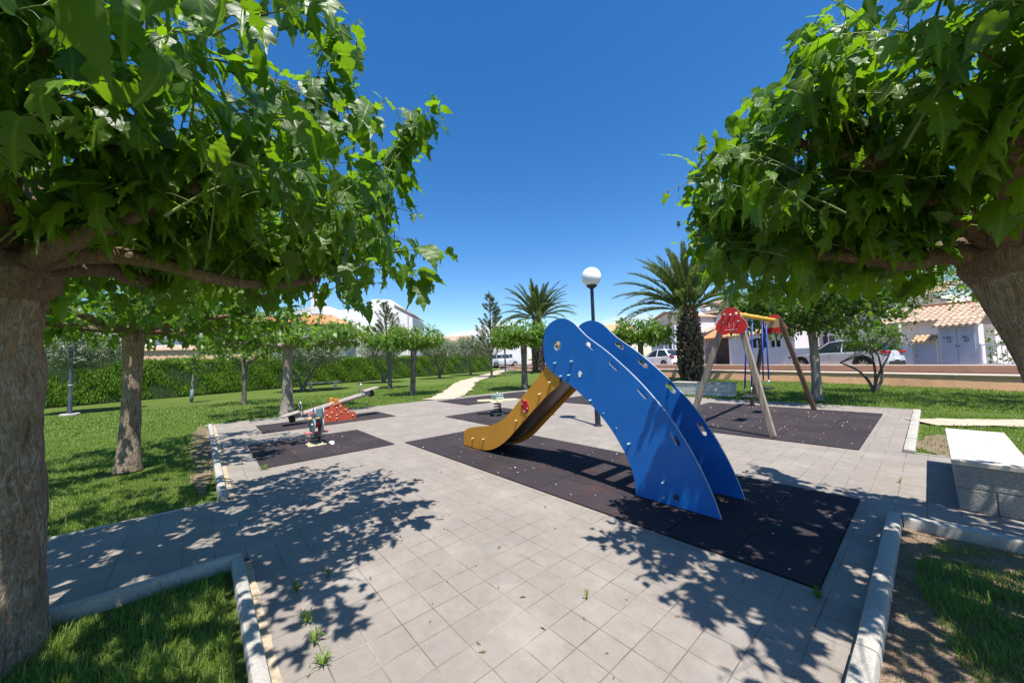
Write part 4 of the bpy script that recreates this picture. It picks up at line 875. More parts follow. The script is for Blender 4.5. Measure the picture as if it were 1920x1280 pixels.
YU = [(-5.505, 0.016), (-5.26, 0.013), (-5.024, 0.014), (-4.8, 0.040), (-4.621, 0.096), (-4.448, 0.182), (-4.281, 0.293), (-4.088, 0.454), (-3.875, 0.633), (-3.591, 0.865), (-3.379, 1.032), (-3.20, 1.14)]
YEL = catmull(YO, 3)+catmull(YU, 3)
def slide():
    root = empty('slide', (-3.2, 3.85, .014), 0, 'blue and yellow slide with two curved blue side panels on the long rubber mat', 'slide'); ox, oy, oz = -3.2, 3.85, .014
    def fn(u, v, d): return (u-ox, d-oy, v)
    hl = [circ(-3.172, 1.66, .058, .062), slot(-2.651, 1.635, .15, .05, -.62), slot(-2.335, 1.396, .15, .05, -.72), slot(-2.001, 1.105, .15, .05, -.80), slot(-1.679, .672, .155, .05, -1.12)]
    for y, lab in ((3.53, 'near blue side panel, its lower half in tree shade'), (4.16, 'far blue side panel')):
        m = MB(); m.rim = 1; m.prism(BLUE, fn, y, y+.022, hl); o = m.build('side_panel', ['blue_panel', 'panel_edge'], root); o['label'] = lab
    for y, lab in ((3.556, 'near yellow chute side'), (4.132, 'far yellow chute side')):
        m = MB(); m.rim = 1; m.prism(YEL, fn, y, y+.02); o = m.build('chute_side', ['yellow_panel', 'yellow_panel'], root); o['label'] = lab
    # sliding surface, seen from underneath
    bed = catmull([(-2.98, 1.24), (-3.15, 1.22), (-3.30, 1.15), (-3.60, .915), (-3.88, .685), (-4.10, .505), (-4.29, .345), (-4.47, .225), (-4.65, .135), (-4.82, .085), (-5.05, .065), (-5.46, .066)], 4)
    m = MB(); n = len(bed); prof = [(-.276, .05), (-.262, .012), (-.22, 0), (.22, 0), (.262, .012), (.276, .05)]
    vs = []
    for t in (0, .016):
        for i, (x, z) in enumerate(bed):
            for yy, dz in prof: vs.append((x-ox, yy, z+dz+t))
    P = len(prof); fs = [(i*P+k, i*P+k+1, (i+1)*P+k+1, (i+1)*P+k) for i in range(n-1) for k in range(P-1)]; fs += [tuple(n*P+q for q in f)[::-1] for f in fs]
    m.add(vs, fs); m.build('sliding_surface', 'rusty_brown', root, True)
    # platform and rungs between the blue panels
    m = MB(); m.bbox(-3.0-ox, -2.62-ox, -.295, .305, 1.18, 1.215, .006); m.build('platform', 'rusty_brown', root)
    for (x, z) in ((-2.38, .98), (-2.17, .74), (-1.99, .50), (-1.84, .26)):
        m = MB(); m.bbox(x-.08-ox, x+.08-ox, -.296, .306, z, z+.026, .006); m.build('rung', 'rusty_brown', root)
    for (x, z) in ((-1.75, .05), (-2.05, .05)):
        m = MB(); m.tube([(x-ox, -.30, z), (x-ox, .31, z)], .022, 10); m.build('spacer_bar', 'dark_steel', root)
    bolts = [(-3.216, 1.433), (-2.937, 1.451), (-3.123, 1.264), (-2.988, 1.278), (-2.673, 0.984), (-2.187, 0.547), (-1.822, 0.222), (-1.821, 0.076)]
    small = [(-2.34, .696), (-2.505, .847), (-2.79, 1.30)]
    def bolt(x, z, y, r, mt, dirn=-1, L_=.045):
        m = MB(); m.tube([(x-ox, y-oy, z), (x-ox, y-oy+dirn*L_*.6, z), (x-ox, y-oy+dirn*L_*.9, z), (x-ox, y-oy+dirn*L_, z)], [r, r*.96, r*.7, r*.2], 12); return m.build('bolt', mt, root, True)
    for x, z in bolts: bolt(x, z, 3.53, .0125, 'bolt_cap')
    for x, z in small: bolt(x, z, 3.53, .008, 'bolt_cap', L_=.01)
    bolt(-1.703, .107, 3.53, .026, 'dark_steel', L_=.012)
    for x, z in ((-3.349, 1.176), (-3.549, 1.009), (-4.057, 0.595), (-5.203, 0.172), (-4.894, 0.203)): bolt(x, z, 3.556, .014, 'brass_screw', L_=.045)
    m = MB(); m.prism(circ(-3.862, .824, .074, .098, 28, .25), fn, 3.544, 3.5555); em = m.build('emblem', 'crimson', root); em['label'] = 'red oval emblem on the yellow chute side'
    for x, z in ((-3.855, .902), (-3.91, .85), (-3.80, .795), (-3.87, .748)):
        m = MB(); m.tube([(x-ox, 3.544-oy, z), (x-ox, 3.53-oy, z), (x-ox, 3.527-oy, z)], [.011, .010, .004], 10); m.build('rivet', 'steel', em, True); 
    m = MB(); m.prism([(-2.84, 1.255), (-2.80, 1.262), (-2.795, 1.31), (-2.825, 1.335), (-2.85, 1.30)], fn, 3.527, 3.5298); st = m.build('sticker', 'sticker_white', root)
slide()

# ------------------------------------------------------------------ swing
def swing():
    root = empty('swing', (-2.55, 9.5, .014), 0, 'wooden A frame swing with red end plates and two black seats', 'swing'); ox, oy = -2.55, 9.5
    blob = catmull([(0, .235), (.10, .20), (.155, .12), (.165, .05), (.215, -.01), (.262, -.10), (.245, -.20), (.18, -.262), (.10, -.272), (0, -.245), (-.10, -.272), (-.18, -.262), (-.245, -.20), (-.262, -.10), (-.215, -.01), (-.165, .05), (-.155, .12), (-.10, .20)], 4, True)
    def leg(p0, p1, mt, lab):
        p0 = Vector((p0[0]-ox, p0[1]-oy, p0[2])); p1 = Vector((p1[0]-ox, p1[1]-oy, p1[2])); m = MB()
        z = (p1-p0).normalized(); y = Vector((0, 1, 0)); x = y.cross(z).normalized(); y = z.cross(x); M = Matrix((x, y, z)).transposed().to_4x4(); M.translation = p0
        m.bbox(-.05, .05, -.045, .045, 0, (p1-p0).length, .014, M); o = m.build('leg', mt, root); o['label'] = lab
    def plate(cx, y, cz, sy, sc=1., lab='', holes=True):
        fn = lambda u, v, d: (cx+u*sc-ox, d-oy, cz+v*sc)
        hs_ = [circ(0, .085, .03, .042, 14), circ(-.10, .115, .022, .032, 12, .4), circ(.095, .10, .026, .036, 12, -.4), circ(-.125, -.04, .026, .036, 12, .4), circ(.125, -.045, .026, .036, 12, -.4)]
        m = MB(); m.rim = 1; m.prism(blob, fn, y, y+.018, hs_[1:]); o = m.build('end_plate', ['red_panel', 'panel_edge'], root); o['label'] = lab
        for k, h in enumerate(hs_[1:]):
            u = sum(q[0] for q in h)/len(h); v = sum(q[1] for q in h)/len(h)
            m = MB(); m.tube([(cx+u*sc-ox, y-oy+(.0 if sy < 0 else .018), cz+v*sc), (cx+u*sc-ox, y-oy+sy*.025+(.0 if sy < 0 else .018), cz+v*sc), (cx+u*sc-ox, y-oy+sy*.032+(.0 if sy < 0 else .018), cz+v*sc)], [.012, .012, .004], 10); m.build('bolt_cap', 'steel', o, True)
        m = MB(); m.tube([(cx-ox, y-oy+sy*.001, cz+.085), (cx-ox, y-oy+sy*.03, cz+.085)], .021, 14); m.build('beam_cap', 'steel', o, True)
        return o
    leg((-3.32, 7.62, 0), (-2.50, 7.58, 2.20), 'weathered_wood', 'near left leg of grey weathered wood'); leg((-1.868, 7.56, 0), (-2.30, 7.58, 2.20), 'weathered_wood', 'near right leg of grey weathered wood')
    leg((-3.29, 11.50, 0), (-2.80, 11.46, 2.36), 'shaded_wood', 'far left leg in shade'); leg((-1.945, 11.50, 0), (-2.53, 11.46, 2.36), 'shaded_wood', 'far right leg in shade')
    o = plate(-2.395, 7.50, 2.105, -1, 1., 'near red end plate with four bolts and faint white lettering')
    m = MB()   # faint white mark: three strokes and a line of tiny lettering
    for dx, z0, z1 in ((-.035, -.16, -.06), (.0, -.12, -.09), (.045, -.16, -.055)): m.box(-2.395+dx-.0015-ox, -2.395+dx+.0015-ox, 7.4975-oy, 7.4998-oy, 2.105+z0, 2.105+z1)
    rr = random.Random(3); x = -.11
    while x < .10: wd = rr.uniform(.006, .014); m.box(-2.395+x-ox, -2.395+x+wd-ox, 7.4975-oy, 7.4998-oy, 2.105-.195, 2.105-.195+rr.uniform(.008, .013)); x += wd+.005
    m.build('lettering', 'sticker_white', o)
    plate(-2.665, 11.56, 2.225, 1, 1., 'far red end plate')
    m = MB(); m.box(-2.85-ox, -2.52-ox, 11.405-oy, 11.415-oy, 2.10, 2.32); m.build('bracket', 'tan_board', root)
    # beam: turned yellow sections over a wooden bar
    m = MB(); P0 = Vector((-2.40-ox, 7.52-oy, 2.22)); P1 = Vector((-2.665-ox, 11.56-oy, 2.30)); rr_ = []; pp = []
    for i in range(41): f = i/40; pp.append(P0.lerp(P1, f)); rr_.append(.052 if i % 10 > 1 else .06)
    m.tube(pp, rr_, 14); m.build('beam', 'yellow_beam', root, True)
    def seat(ya, yb, zs, xs, lab):
        f = lambda y: P0.lerp(P1, (y-7.52)/4.04); m = MB(); k = -1
        for y in (ya, yb):
            a = f(y); b = Vector((xs-ox, y-oy, zs+.20)); m = MB(); m.tube([a-Vector((0, 0, .05)), b], .016, 8); o = m.build('chain', 'blue_chain', root, True); o['label'] = 'blue sleeved chain'
            c = Vector((xs-ox, (y+(.05 if y == ya else -.05))-oy, zs+.02)); m = MB(); m.tube([b, b.lerp(c, .5), c], .007, 6); m.build('shackle', 'steel', o, True)
            m = MB(); m.lathe((a.x, a.y, a.z-.10), [(.018, 0), (.022, .02), (.016, .06)], 10); m.build('hanger', 'steel', o, True)
        m = MB(); m.bbox(xs-.10-ox, xs+.10-ox, (ya+yb)/2-.23-oy, (ya+yb)/2+.23-oy, zs-.02, zs+.022, .014); o = m.build('seat', 'black_rubber', root); o['label'] = lab
    seat(8.72, 9.17, .53, -2.60, 'near black rubber swing seat'); seat(10.12, 10.56, .60, -2.62, 'far black rubber swing seat')
swing()

# ------------------------------------------------------------------ seesaw
def seesaw():
    X = -10.85; Y = 2.80; root = empty('seesaw', (X, Y, .014), 0, 'grey wooden seesaw with red cloud shaped side panels, its left end down', 'seesaw')
    YZ = lambda u, v, d: (d, u, v)
    half = catmull([(0, .475), (.11, .465), (.165, .395), (.17, .33), (.24, .35), (.31, .32), (.33, .25), (.335, .20), (.41, .215), (.475, .19), (.50, .13), (.505, .0)], 3)
    cloud = [(-u, v) for u, v in half[::-1]][:-1]+half
    for d, lab in ((.24, 'near red cloud panel dotted with bolts'), (-.26, 'far red cloud panel')):
        m = MB(); m.prism(cloud, YZ, d, d+.025); o = m.build('side_panel', 'seesaw_red', root); o['label'] = lab
        if d > 0:
            for u, v in ((0, .36), (0, .16), (0, .07), (.10, .38), (.12, .22), (-.12, .24), (-.17, .12), (.23, .28), (.30, .20), (-.24, .18), (-.05, .44), (-.36, .10), (.42, .10)):
                m = MB(); m.tube([(d+.025, u, v), (d+.045, u, v), (d+.052, u, v)], [.019, .017, .006], 8); m.build('bolt', 'cream_board', o, True)
        m = MB(); m.bbox(d-.03, d+.055, -.055, .055, .44, .60, .012); c = m.build('post_cap', 'orange_cap', root)
    M = Matrix.Rotation(radians(13.2), 4, 'X'); M.translation = Vector((0, 0, .44))
    for xo in (-.065, .065):
        m = MB(); m.tube([tuple(M @ Vector((xo, -.98, 0))), tuple(M @ Vector((xo, .98, 0)))], .058, 12); m.build('beam', 'weathered_plank', root, True, 60)
    m = MB(); m.tube([(-.25, 0, .42), (.25, 0, .42)], .03, 12); m.build('axle', 'dark_steel', root, True)
    for s, lab in ((-1, 'low seat board at the left end'), (1, 'raised seat board at the right end')):
        Ms = M @ Matrix.Translation((0, s*1.04, .07)); m = MB(); m.bbox(-.19, .19, -.21, .21, 0, .035, .008, Ms); o = m.build('seat', 'weathered_plank', root); o['label'] = lab
        Mh = M @ Matrix.Translation((0, s*.78, .06)); hp = [(-.17, 0, 0), (-.17, 0, .2), (-.15, 0, .27), (-.10, 0, .29), (.10, 0, .29), (.15, 0, .27), (.17, 0, .2), (.17, 0, 0)]
        m = MB(); m.tube([tuple(Mh @ Vector(p)) for p in hp], .014, 8); m.build('handle', 'steel', root, True)
        m = MB(); m.bbox(-.10, .10, -.06, .06, -.19, -.02, .012, Ms); m.build('buffer', 'black_rubber', root)
seesaw()

def coil(m, c, r, z0, z1, turns, wr, taper=0.):
    n = int(turns*22); m.tube([(c[0]+r*(1+taper*i/n)*cos(2*pi*turns*i/n), c[1]+r*(1+taper*i/n)*sin(2*pi*turns*i/n), z0+(z1-z0)*i/n) for i in range(n+1)], wr, 8)
def rocker():
    root = empty('spring_rocker', (-7.79, 1.69, .014), 0, 'worn teal spring rocker with a pink foot bar on its own rubber mat', 'spring rider')
    m = MB(); m.bbox(-.15, .15, -.15, .15, 0, .02, .004); m.build('base_plate', 'cream_board', root)
    for x, y in ((-.1, -.1), (.1, -.1), (.1, .1), (-.1, .1)):
        m = MB(); m.tube([(x, y, .02), (x, y, .05)], .016, 8); m.build('anchor', 'brass_screw', root)
    m = MB(); coil(m, (0, 0), .075, .03, .17, 2.6, .014); m.build('spring', 'black_rubber', root, True)
    m = MB(); m.bbox(-.12, .12, -.055, .055, .165, .19, .004); m.build('spring_plate', 'dark_steel', root)
    fig = catmull([(-.30, .42), (-.27, .34), (-.16, .30), (-.10, .20), (0, .155), (.10, .18), (.16, .26), (.24, .32), (.27, .42), (.25, .52), (.29, .62), (.27, .70), (.19, .72), (.13, .66), (.08, .55), (-.02, .49), (-.14, .50), (-.22, .55), (-.30, .52)], 4, True)
    fn = lambda u, v, d: (u, d, v)
    for d, lab in ((-.082, 'teal side board'), (.062, 'teal side board')):
        m = MB(); m.rim = 1; m.prism(fig, fn, d, d+.02, [circ(.18, .54, .035, .06, 14, .4)]); o = m.build('side_board', ['teal_paint', 'panel_edge'], root)
    m = MB(); m.bbox(-.22, .06, -.15, .15, .485, .51, .008); m.build('seat', 'tan_board', root)
    m = MB(); m.bbox(.20, .22, -.06, .062, .54, .70, .006); m.build('front_board', 'teal_paint', root)
    m = MB(); m.tube([(.06, -.19, .235), (.06, .20, .24)], .024, 12); m.build('foot_bar', 'pink_plastic', root, True)
    m = MB(); m.tube([(.17, -.17, .62), (.17, .17, .62)], .016, 10); m.build('handle', 'pink_plastic', root, True)
    for y in (-.09, .09):
        m = MB(); m.ball((.12, y, .40), .026, 6); m.build('bolt', 'steel', root, True)
    m = MB(); m.bbox(-.06, .10, -.06, .06, .33, .40, .01); m.build('motor_block', 'crimson', root)
    g = MB(); g.ball((0, 0, .03), .055, 6, .55); g.box(-.02, .09, -.03, .03, .0, .02); o = g.build('plastic_cap', 'white_metal', None, True); o.location = (-7.60, 1.92, .014); tag(o, 'small crushed white plastic cap lying beside the teal rocker base', 'litter')
rocker()
def flower():
    root = empty('spring_table', (-7.92, 6.25, .014), 0, 'cream flower shaped spring toy with four petals round a glassy box', 'spring rider')
    m = MB(); coil(m, (0, 0), .095, .02, .33, 4.3, .017); m.build('spring', 'black_rubber', root, True)
    m = MB(); m.bbox(-.12, .12, -.12, .12, 0, .02, .004); m.build('base_plate', 'steel', root)
    for k in range(4):
        a = k*pi/2+radians(49); ca, sa_ = cos(a), sin(a)
        pet = catmull([(.06, -.10), (.17, -.15), (.33, -.18), (.49, -.15), (.57, -.07), (.50, 0.0), (.57, .07), (.49, .15), (.33, .18), (.17, .15), (.06, .10)], 3)
        fn = lambda u, v, d: (u*ca-v*sa_, u*sa_+v*ca, d)
        m = MB(); m.prism(pet, fn, .375, .40, [slot(.36, 0, .22, .07, 0)]); m.build('petal', 'cream_board', root)
    m = MB(); m.prism(circ(0, 0, .16, .16, 24), lambda u, v, d: (u, v, d), .34, .374); m.build('hub', 'cream_board', root)
    m = MB(); m.bbox(-.12, .12, -.12, .12, .401, .52, .015); bx = m.build('play_box', 'glass_teal', root); m = MB(); m.bbox(-.135, .135, -.135, .135, .52, .535, .005); m.build('lid', 'glass_teal', bx)
    m = MB(); m.ball((0, 0, .575), .04, 6); m.build('knob', 'steel', bx, True)
flower()

# ------------------------------------------------------------------ lamps and benches
def lamp(x, y, label, post, h=3.29):
    root = empty('street_lamp', (x, y, 0), 0, label, 'street lamp', 'globe lamps of the park')
    m = MB(); m.lathe((0, 0, 0), [(.10, 0), (.10, .012), (.062, .03), (.060, .6), (.056, .66), (.045, .70), (.042, 1.2), (.038, h-.28), (.038, h-.25)], 16); m.build('post', post, root, True, 50)
    m = MB(); m.lathe((0, 0, h-.27), [(.045, 0), (.06, .02), (.115, .055), (.12, .07), (.10, .085)], 20); m.build('globe_holder', 'lamp_post_paint', root, True, 50)
    R = .215; a0 = .16; m = MB(); n = 22; m.lathe((0, 0, h), [(R*sin(t)+1e-4, -R*cos(t)) for t in np.linspace(.50, pi, n)], 40); m.build('globe', 'globe_acrylic', root, True)
    return root
lamp(-4.84, 6.60, 'tall globe lamp on a dark post behind the slide', 'lamp_post_paint')
l2 = lamp(-21.05, -3.66, 'dark blue post on a pale foot at the far left, top hidden in foliage', 'blue_post', 3.4)
m = MB(); m.lathe((0, 0, 0), [(.26, -.01), (.26, .045), (.24, .06)], 14); m.build('concrete_foot', 'kerb_concrete', l2); m = MB(); m.lathe((0, 0, 1.1), [(.062, 0), (.062, .025)], 14); m.build('white_band', 'sticker_white', l2)

def blocks(root, L_, D_, H_, n, rows, bw, g=.008, end='split_block'):
    """courses of split concrete blocks; mortar core slightly recessed"""
    m = MB(); m.box(-L_/2+.012, L_/2-.012, -D_/2+.012, D_/2-.012, 0, H_-.004); m.build('mortar_core', 'mortar', root)
    m = MB(); h = H_/rows
    for r in range(rows):
        xs = [-L_/2]; x = -L_/2+(bw if r % 2 else bw*.55)
        while x < L_/2-.05: xs.append(x); x += bw
        xs.append(L_/2)
        for a, b in zip(xs[:-1], xs[1:]):
            j = random.uniform(-.003, .003); m.bbox(a+g/2, b-g/2, -D_/2+j, D_/2+j, r*h+g/2, (r+1)*h-g/2, .006)
    m.build('block_wall', end, root)
random.seed(12)
root = empty('bench', (.295, 6.235, 0), 0, 'near bench of rough concrete blocks under a pale stone slab', 'bench', 'block benches with stone tops')
# long side runs along y for this one
rt = root; H_ = .41
blocks(rt, .41, 1.88, H_, 3, 2, .40)
m = MB(); m.bbox(-.225, .225, -.965, .965, H_, H_+.045, .006); m.build('seat_slab', 'bench_stone', rt)
root = empty('bench', (-5.42, 13.72, 0), radians(-1.5), 'far bench of smooth grey concrete blocks beyond the swing', 'bench', 'block benches with stone tops')
blocks(root, 2.02, .50, .42, 5, 3, .34, .012, 'smooth_block'); m = MB(); m.bbox(-1.04, 1.04, -.27, .27, .42, .455, .008); m.build('seat_slab', 'kerb_concrete', root)
root = empty('bench', (-25.6, 6.0, 0), radians(72), 'low white bench on the lawn behind the flat crowned mulberry', 'bench')
m = MB(); m.bbox(-.95, .95, -.2, .2, .40, .48, .015); m.build('seat', 'bench_stone', root)
for x in (-.7, .7):
    m = MB(); m.bbox(x-.08, x+.08, -.16, .16, 0, .4, .01); m.build('leg', 'bench_stone', root)

# ------------------------------------------------------------------ street side on the right: local axes s (along the street), n (away from the park)
W0 = Vector((-2.54, 21.02, 0)); SA = Vector((.945, -.327, 0)); NA = Vector((.327, .945, 0)); SROT = atan2(-.327, .945); RZ = .40
def sn(s, n, z=0): return W0+SA*s+NA*n+Vector((0, 0, z))
def site(name, s, n, z, label, cat, group=None): return empty(name, sn(s, n, z)[:], SROT, label, cat, group)
# road platform, sidewalk
def plat(name, pts, z, mat, th=0):
    m = MB(); P = [sn(s, n, z) for s, n in pts]; m.add([p[:] for p in P], [tuple(range(len(P)))])
    if th:
        k = len(P); m.add([p[:] for p in P]+[(p-Vector((0, 0, th)))[:] for p in P], [(i, (i+1) % k, (i+1) % k+k, i+k) for i in range(k)])
    return struct(m.build(name, mat))
plat('road', [(-160, 2.6), (60, 2.6), (60, 5.6), (-19, 5.6), (-19, 14), (-160, 14)], RZ, 'asphalt')
plat('pavement', [(-44.5, .35), (60, .35), (60, 2.6), (-44.5, 2.6)], RZ+.04, 'pink_sidewalk', .3); plat('pavement', [(-19, 5.6), (60, 5.6), (60, 90), (-19, 90)], RZ+.03, 'pink_sidewalk', .1); plat('pavement', [(-160, 14), (-19, 14), (-19, 90), (-160, 90)], RZ+.03, 'pink_sidewalk', .1)
m = MB(); m.add([(-39.6, 31.2, .0), (-36.5, 33.3, .0), tuple(sn(-40, 2.62, RZ+.004)), tuple(sn(-45, 2.62, RZ+.004))], [(0, 1, 2, 3)]); struct(m.build('road', 'asphalt'))
def wall_sn(name, s0, s1, n0, n1, z0, z1, mat, label, cat='wall', cap=None, seg=0, rough=0):
    root = site(name, (s0+s1)/2, (n0+n1)/2, z0, label, cat); L_ = s1-s0; m = MB(); k = max(2, int(L_/.5)) if rough else 2
    prof = [(-(n1-n0)/2-(.13 if rough > .015 else 0), 0), (-(n1-n0)/2, z1-z0), ((n1-n0)/2, z1-z0), ((n1-n0)/2, 0)]
    vs = [(-L_/2+L_*i/(k-1), q+rough*noise.noise(Vector((i*.7, q, z))), z+(rough*noise.noise(Vector((i*.5, 3, 3))) if z > 0 else 0)) for i in range(k) for q, z in prof]
    m.add(vs, [(i*4+a, i*4+(a+1) % 4, (i+1)*4+(a+1) % 4, (i+1)*4+a) for i in range(k-1) for a in range(4)]+[(0, 1, 2, 3), tuple((k-1)*4+a for a in (3, 2, 1, 0))]); m.build('wall_body', mat, root)
    if cap:
        random.seed(3); m = MB(); c = (-L_/2)
        while c < L_/2-.1:
            e = min(L_/2, c+random.uniform(1.6, 2.4)); m.bbox(c+.004, e-.004, -(n1-n0)/2-.04, (n1-n0)/2+.03, z1-z0, z1-z0+.06+random.uniform(-.008, .008), .012); c = e
        m.build('coping', cap, root)
    return root
wall_sn('retaining_wall', -44, 22, 0, .32, -.1, .40, 'ochre_plaster', 'long low ochre plaster wall between the lawn and the street', cap='wall_cap', rough=.02)
wall_sn('kerb_wall', -44, 22, 1.15, 1.40, .38, .69, 'upper_plaster', 'low orange brown wall running behind and above the retaining wall', cap='wall_cap', rough=.01)

def roof(parent, name, x0, x1, y0, z0, y1, z1, mat, col=.25, row=.38, thick=.05, rot=None):
    """barrel tiles: corrugated grid stepping down in rows; y0/z0 eave, y1/z1 top (local axes)"""
    nc = max(2, int(round((x1-x0)/col))); L_ = math.hypot(y1-y0, z1-z0); nr_ = max(2, int(round(L_/row))); per = 8
    ux = np.linspace(x0, x1, nc*per+1); ph = (ux-x0)/(x1-x0)*nc; hx = .078*np.abs(np.sin(ph*pi))**.7
    V = []; rows = []
    for r in range(nr_):
        for e in (0, 1): rows.append(((r+e)/nr_, .028*(1-e)))
    nyz = np.array([-(z1-z0), (y1-y0)])/L_*(1 if y1 > y0 else -1)
    for f, lift in rows:
        for i, x in enumerate(ux):
            j = .012*noise.noise(Vector((int(ph[i])*3.1, f*nr_//1*2.7, 1)))
            h = hx[i]+lift+j; V.append((x, y0+(y1-y0)*f+nyz[0]*h, z0+(z1-z0)*f+nyz[1]*h))
    n = len(ux); F = [(r*n+i, r*n+i+1, (r+1)*n+i+1, (r+1)*n+i) for r in range(len(rows)-1) for i in range(n-1)]
    m = MB(); m.add(V, F)
    b = [(x0, y0, z0-.002), (x1, y0, z0-.002), (x1, y1, z1-.002), (x0, y1, z1-.002)]; m.add(b, [(0, 1, 2, 3)])
    # closed ends of the tiles at the eave
    vs = [V[i] for i in range(n)]+[(V[i][0], V[i][1]+.0, z0-.03) for i in range(n)]; m.add(vs, [(i, i+1, n+i+1, n+i) for i in range(n-1)])
    return m.build(name, mat, parent, True, 40)
def window(parent, x0, x1, z0, z1, y, frame='white_metal', d=.07, bars=1, pane='window_dark'):
    """frame set proud of the wall plane y (towards -y), dark pane inside"""
    m = MB(); t = .06
    for a in ((x0, x1, z0, z0+t), (x0, x1, z1-t, z1), (x0, x0+t, z0+t, z1-t), (x1-t, x1, z0+t, z1-t)): m.box(a[0], a[1], y-d, y+.01, a[2], a[3])
    for k in range(bars): c = x0+(x1-x0)*(k+1)/(bars+1); m.box(c-t/3, c+t/3, y-d*.8, y+.01, z0+t, z1-t)
    f = m.build('window', frame, parent); m = MB(); m.box(x0+t*.5, x1-t*.5, y-.012, y+.006, z0+t*.5, z1-t*.5); m.build('pane', pane, f); return f
def arch_poly(x0, x1, z0, zs, zt, n=12): return [(x0, z0), (x1, z0), (x1, zs)]+[((x0+x1)/2+(x1-x0)/2*cos(a), zs+(zt-zs)*sin(a)) for a in np.linspace(0, pi, n)[1:-1]]+[(x0, zs)]
HG = 'houses across the street'
XZp = lambda u, v, d: (u, d, v)
# 1 gabled lavender house
h = site('house', -16.6, 8, RZ, 'pale lavender gabled house left of the large palm trunk', 'house', HG)
m = MB(); m.prism([(-2.5, 0), (2.4, 0), (2.4, 4.25), (.9, 4.65), (-1.0, 5.05), (-2.5, 4.5)], XZp, 0, 7); m.build('wall', 'lavender_render', h)
m = MB()
for (a, b) in (((-2.75, 4.48), (-1.0, 5.12)), ((-1.0, 5.12), (1.0, 4.72)), ((1.0, 4.72), (2.6, 4.27))): m.prism([a, b, (b[0], b[1]+.12), (a[0], a[1]+.12)], XZp, -.3, 7.1)
m.build('roof', 'roof_tile_weathered', h)
m = MB(); m.prism([(-1.5, 0), (1.4, 0), (1.4, 3.85), (-1.5, 3.30)], XZp, -1.6, -.01); m.build('porch_wall', 'lavender_render', h); m = MB(); m.prism([(-1.7, 3.28), (1.5, 3.87), (1.5, 3.97), (-1.7, 3.38)], XZp, -1.85, 0); m.build('porch_roof', 'roof_tile_weathered', h)
m = MB(); m.box(-.45, .05, -1.68, -1.62, .2, 2.2); m.build('door', 'grey_render', h); m = MB(); m.lathe((.30, -1.75, 0), [(.13, 0), (.13, .1), (.10, .15), (.09, 2.2), (.12, 2.3), (.14, 2.4)], 12); m.build('column', 'white_render', h, True); window(h, .7, 1.15, 1.2, 2.2, -1.61, bars=0)
# 2 balcony house with arched window
h = site('house', -12.6, 9.6, RZ, 'large white house with balcony balusters, arched window and red tiled porch behind the swing', 'house', HG)
m = MB(); m.box(-3.9, 3.4, 1.4, 8, 0, 5.0); m.prism([(-3.9, 5.0), (-.6, 5.0), (-.6, 5.75), (-3.2, 5.75)], XZp, 1.4, 8); m.build('wall', 'white_render', h)
roof(h, 'roof', -3.4, 3.8, .9, 4.72, 3.2, 5.45, 'roof_tile_weathered'); roof(h, 'upper_roof', -3.9, -.2, 1.2, 5.55, 3.0, 6.1, 'roof_tile_weathered')
m = MB(); m.prism(arch_poly(-3.3, -2.3, 3.4, 4.0, 4.5), XZp, 1.33, 1.42); w_ = m.build('window', 'white_metal', h); m = MB(); m.prism(arch_poly(-3.2, -2.4, 3.5, 4.0, 4.42), XZp, 1.31, 1.335); m.build('pane', 'window_dark', w_)
m = MB(); m.prism([(-1.75, 3.2), (-1.15, 3.2), (-.6, 4.5), (-1.2, 4.5)], XZp, .6, 1.38); m.build('sloping_buttress', 'lavender_render', h)
m = MB(); m.prism(catmull([(-3.9, 0), (-2.0, 0), (-2.0, 3.9), (-2.5, 4.6), (-3.2, 4.9), (-3.9, 4.7)], 3, True), XZp, .9, 1.39); m.build('curved_gable', 'white_render', h)
m = MB(); m.box(.9, 3.6, .2, 1.39, 0, 2.95); m.build('balcony_base', 'white_render', h)
m = MB(); m.box(.9, 3.6, .12, .32, 2.95, 3.03); m.box(.9, 3.6, .12, .32, 3.62, 3.72)
for k in range(14):
    x = 1.02+k*.19; m.lathe((x, .22, 3.03), [(.045, 0), (.03, .08), (.055, .2), (.03, .42), (.045, .59)], 8)
m.build('balustrade', 'white_render', h)
roof(h, 'porch_roof', -1.1, 1.9, -1.75, 2.28, -.2, 2.95, 'roof_tile_orange'); roof(h, 'side_roof', -3.2, -.9, -1.3, 2.85, .5, 3.45, 'roof_tile_weathered')
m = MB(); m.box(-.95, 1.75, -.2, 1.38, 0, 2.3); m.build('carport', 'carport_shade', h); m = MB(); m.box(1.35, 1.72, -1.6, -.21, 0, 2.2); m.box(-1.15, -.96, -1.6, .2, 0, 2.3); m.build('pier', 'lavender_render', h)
m = MB(); m.box(-3.9, -1.16, .2, .9, 0, 2.8); m.build('side_wing', 'white_render', h)
m = MB()
for k in range(19): x = -.92+k*.12; m.tube([(x, -1.45, .05), (x, -1.45, 1.45)], .012, 5)
m.box(-.95, 1.3, -1.47, -1.43, 1.38, 1.42); m.box(-.95, 1.3, -1.47, -1.43, .12, .16); m.build('gate', 'iron_black', h)
d = MB(); prof = [(.02+.30*sin(t), .12*(1-cos(t))*1.6) for t in np.linspace(0, 1.35, 8)]; d.lathe((0, 0, 0), prof, 20); o = d.build('satellite_dish', 'dish_white', None, True); o.location = sn(-14.9, 10.4, RZ+5.05)[:]; o.rotation_euler = (radians(62), 0, SROT); tag(o, 'white satellite dish standing on the balcony house roof', 'dish')
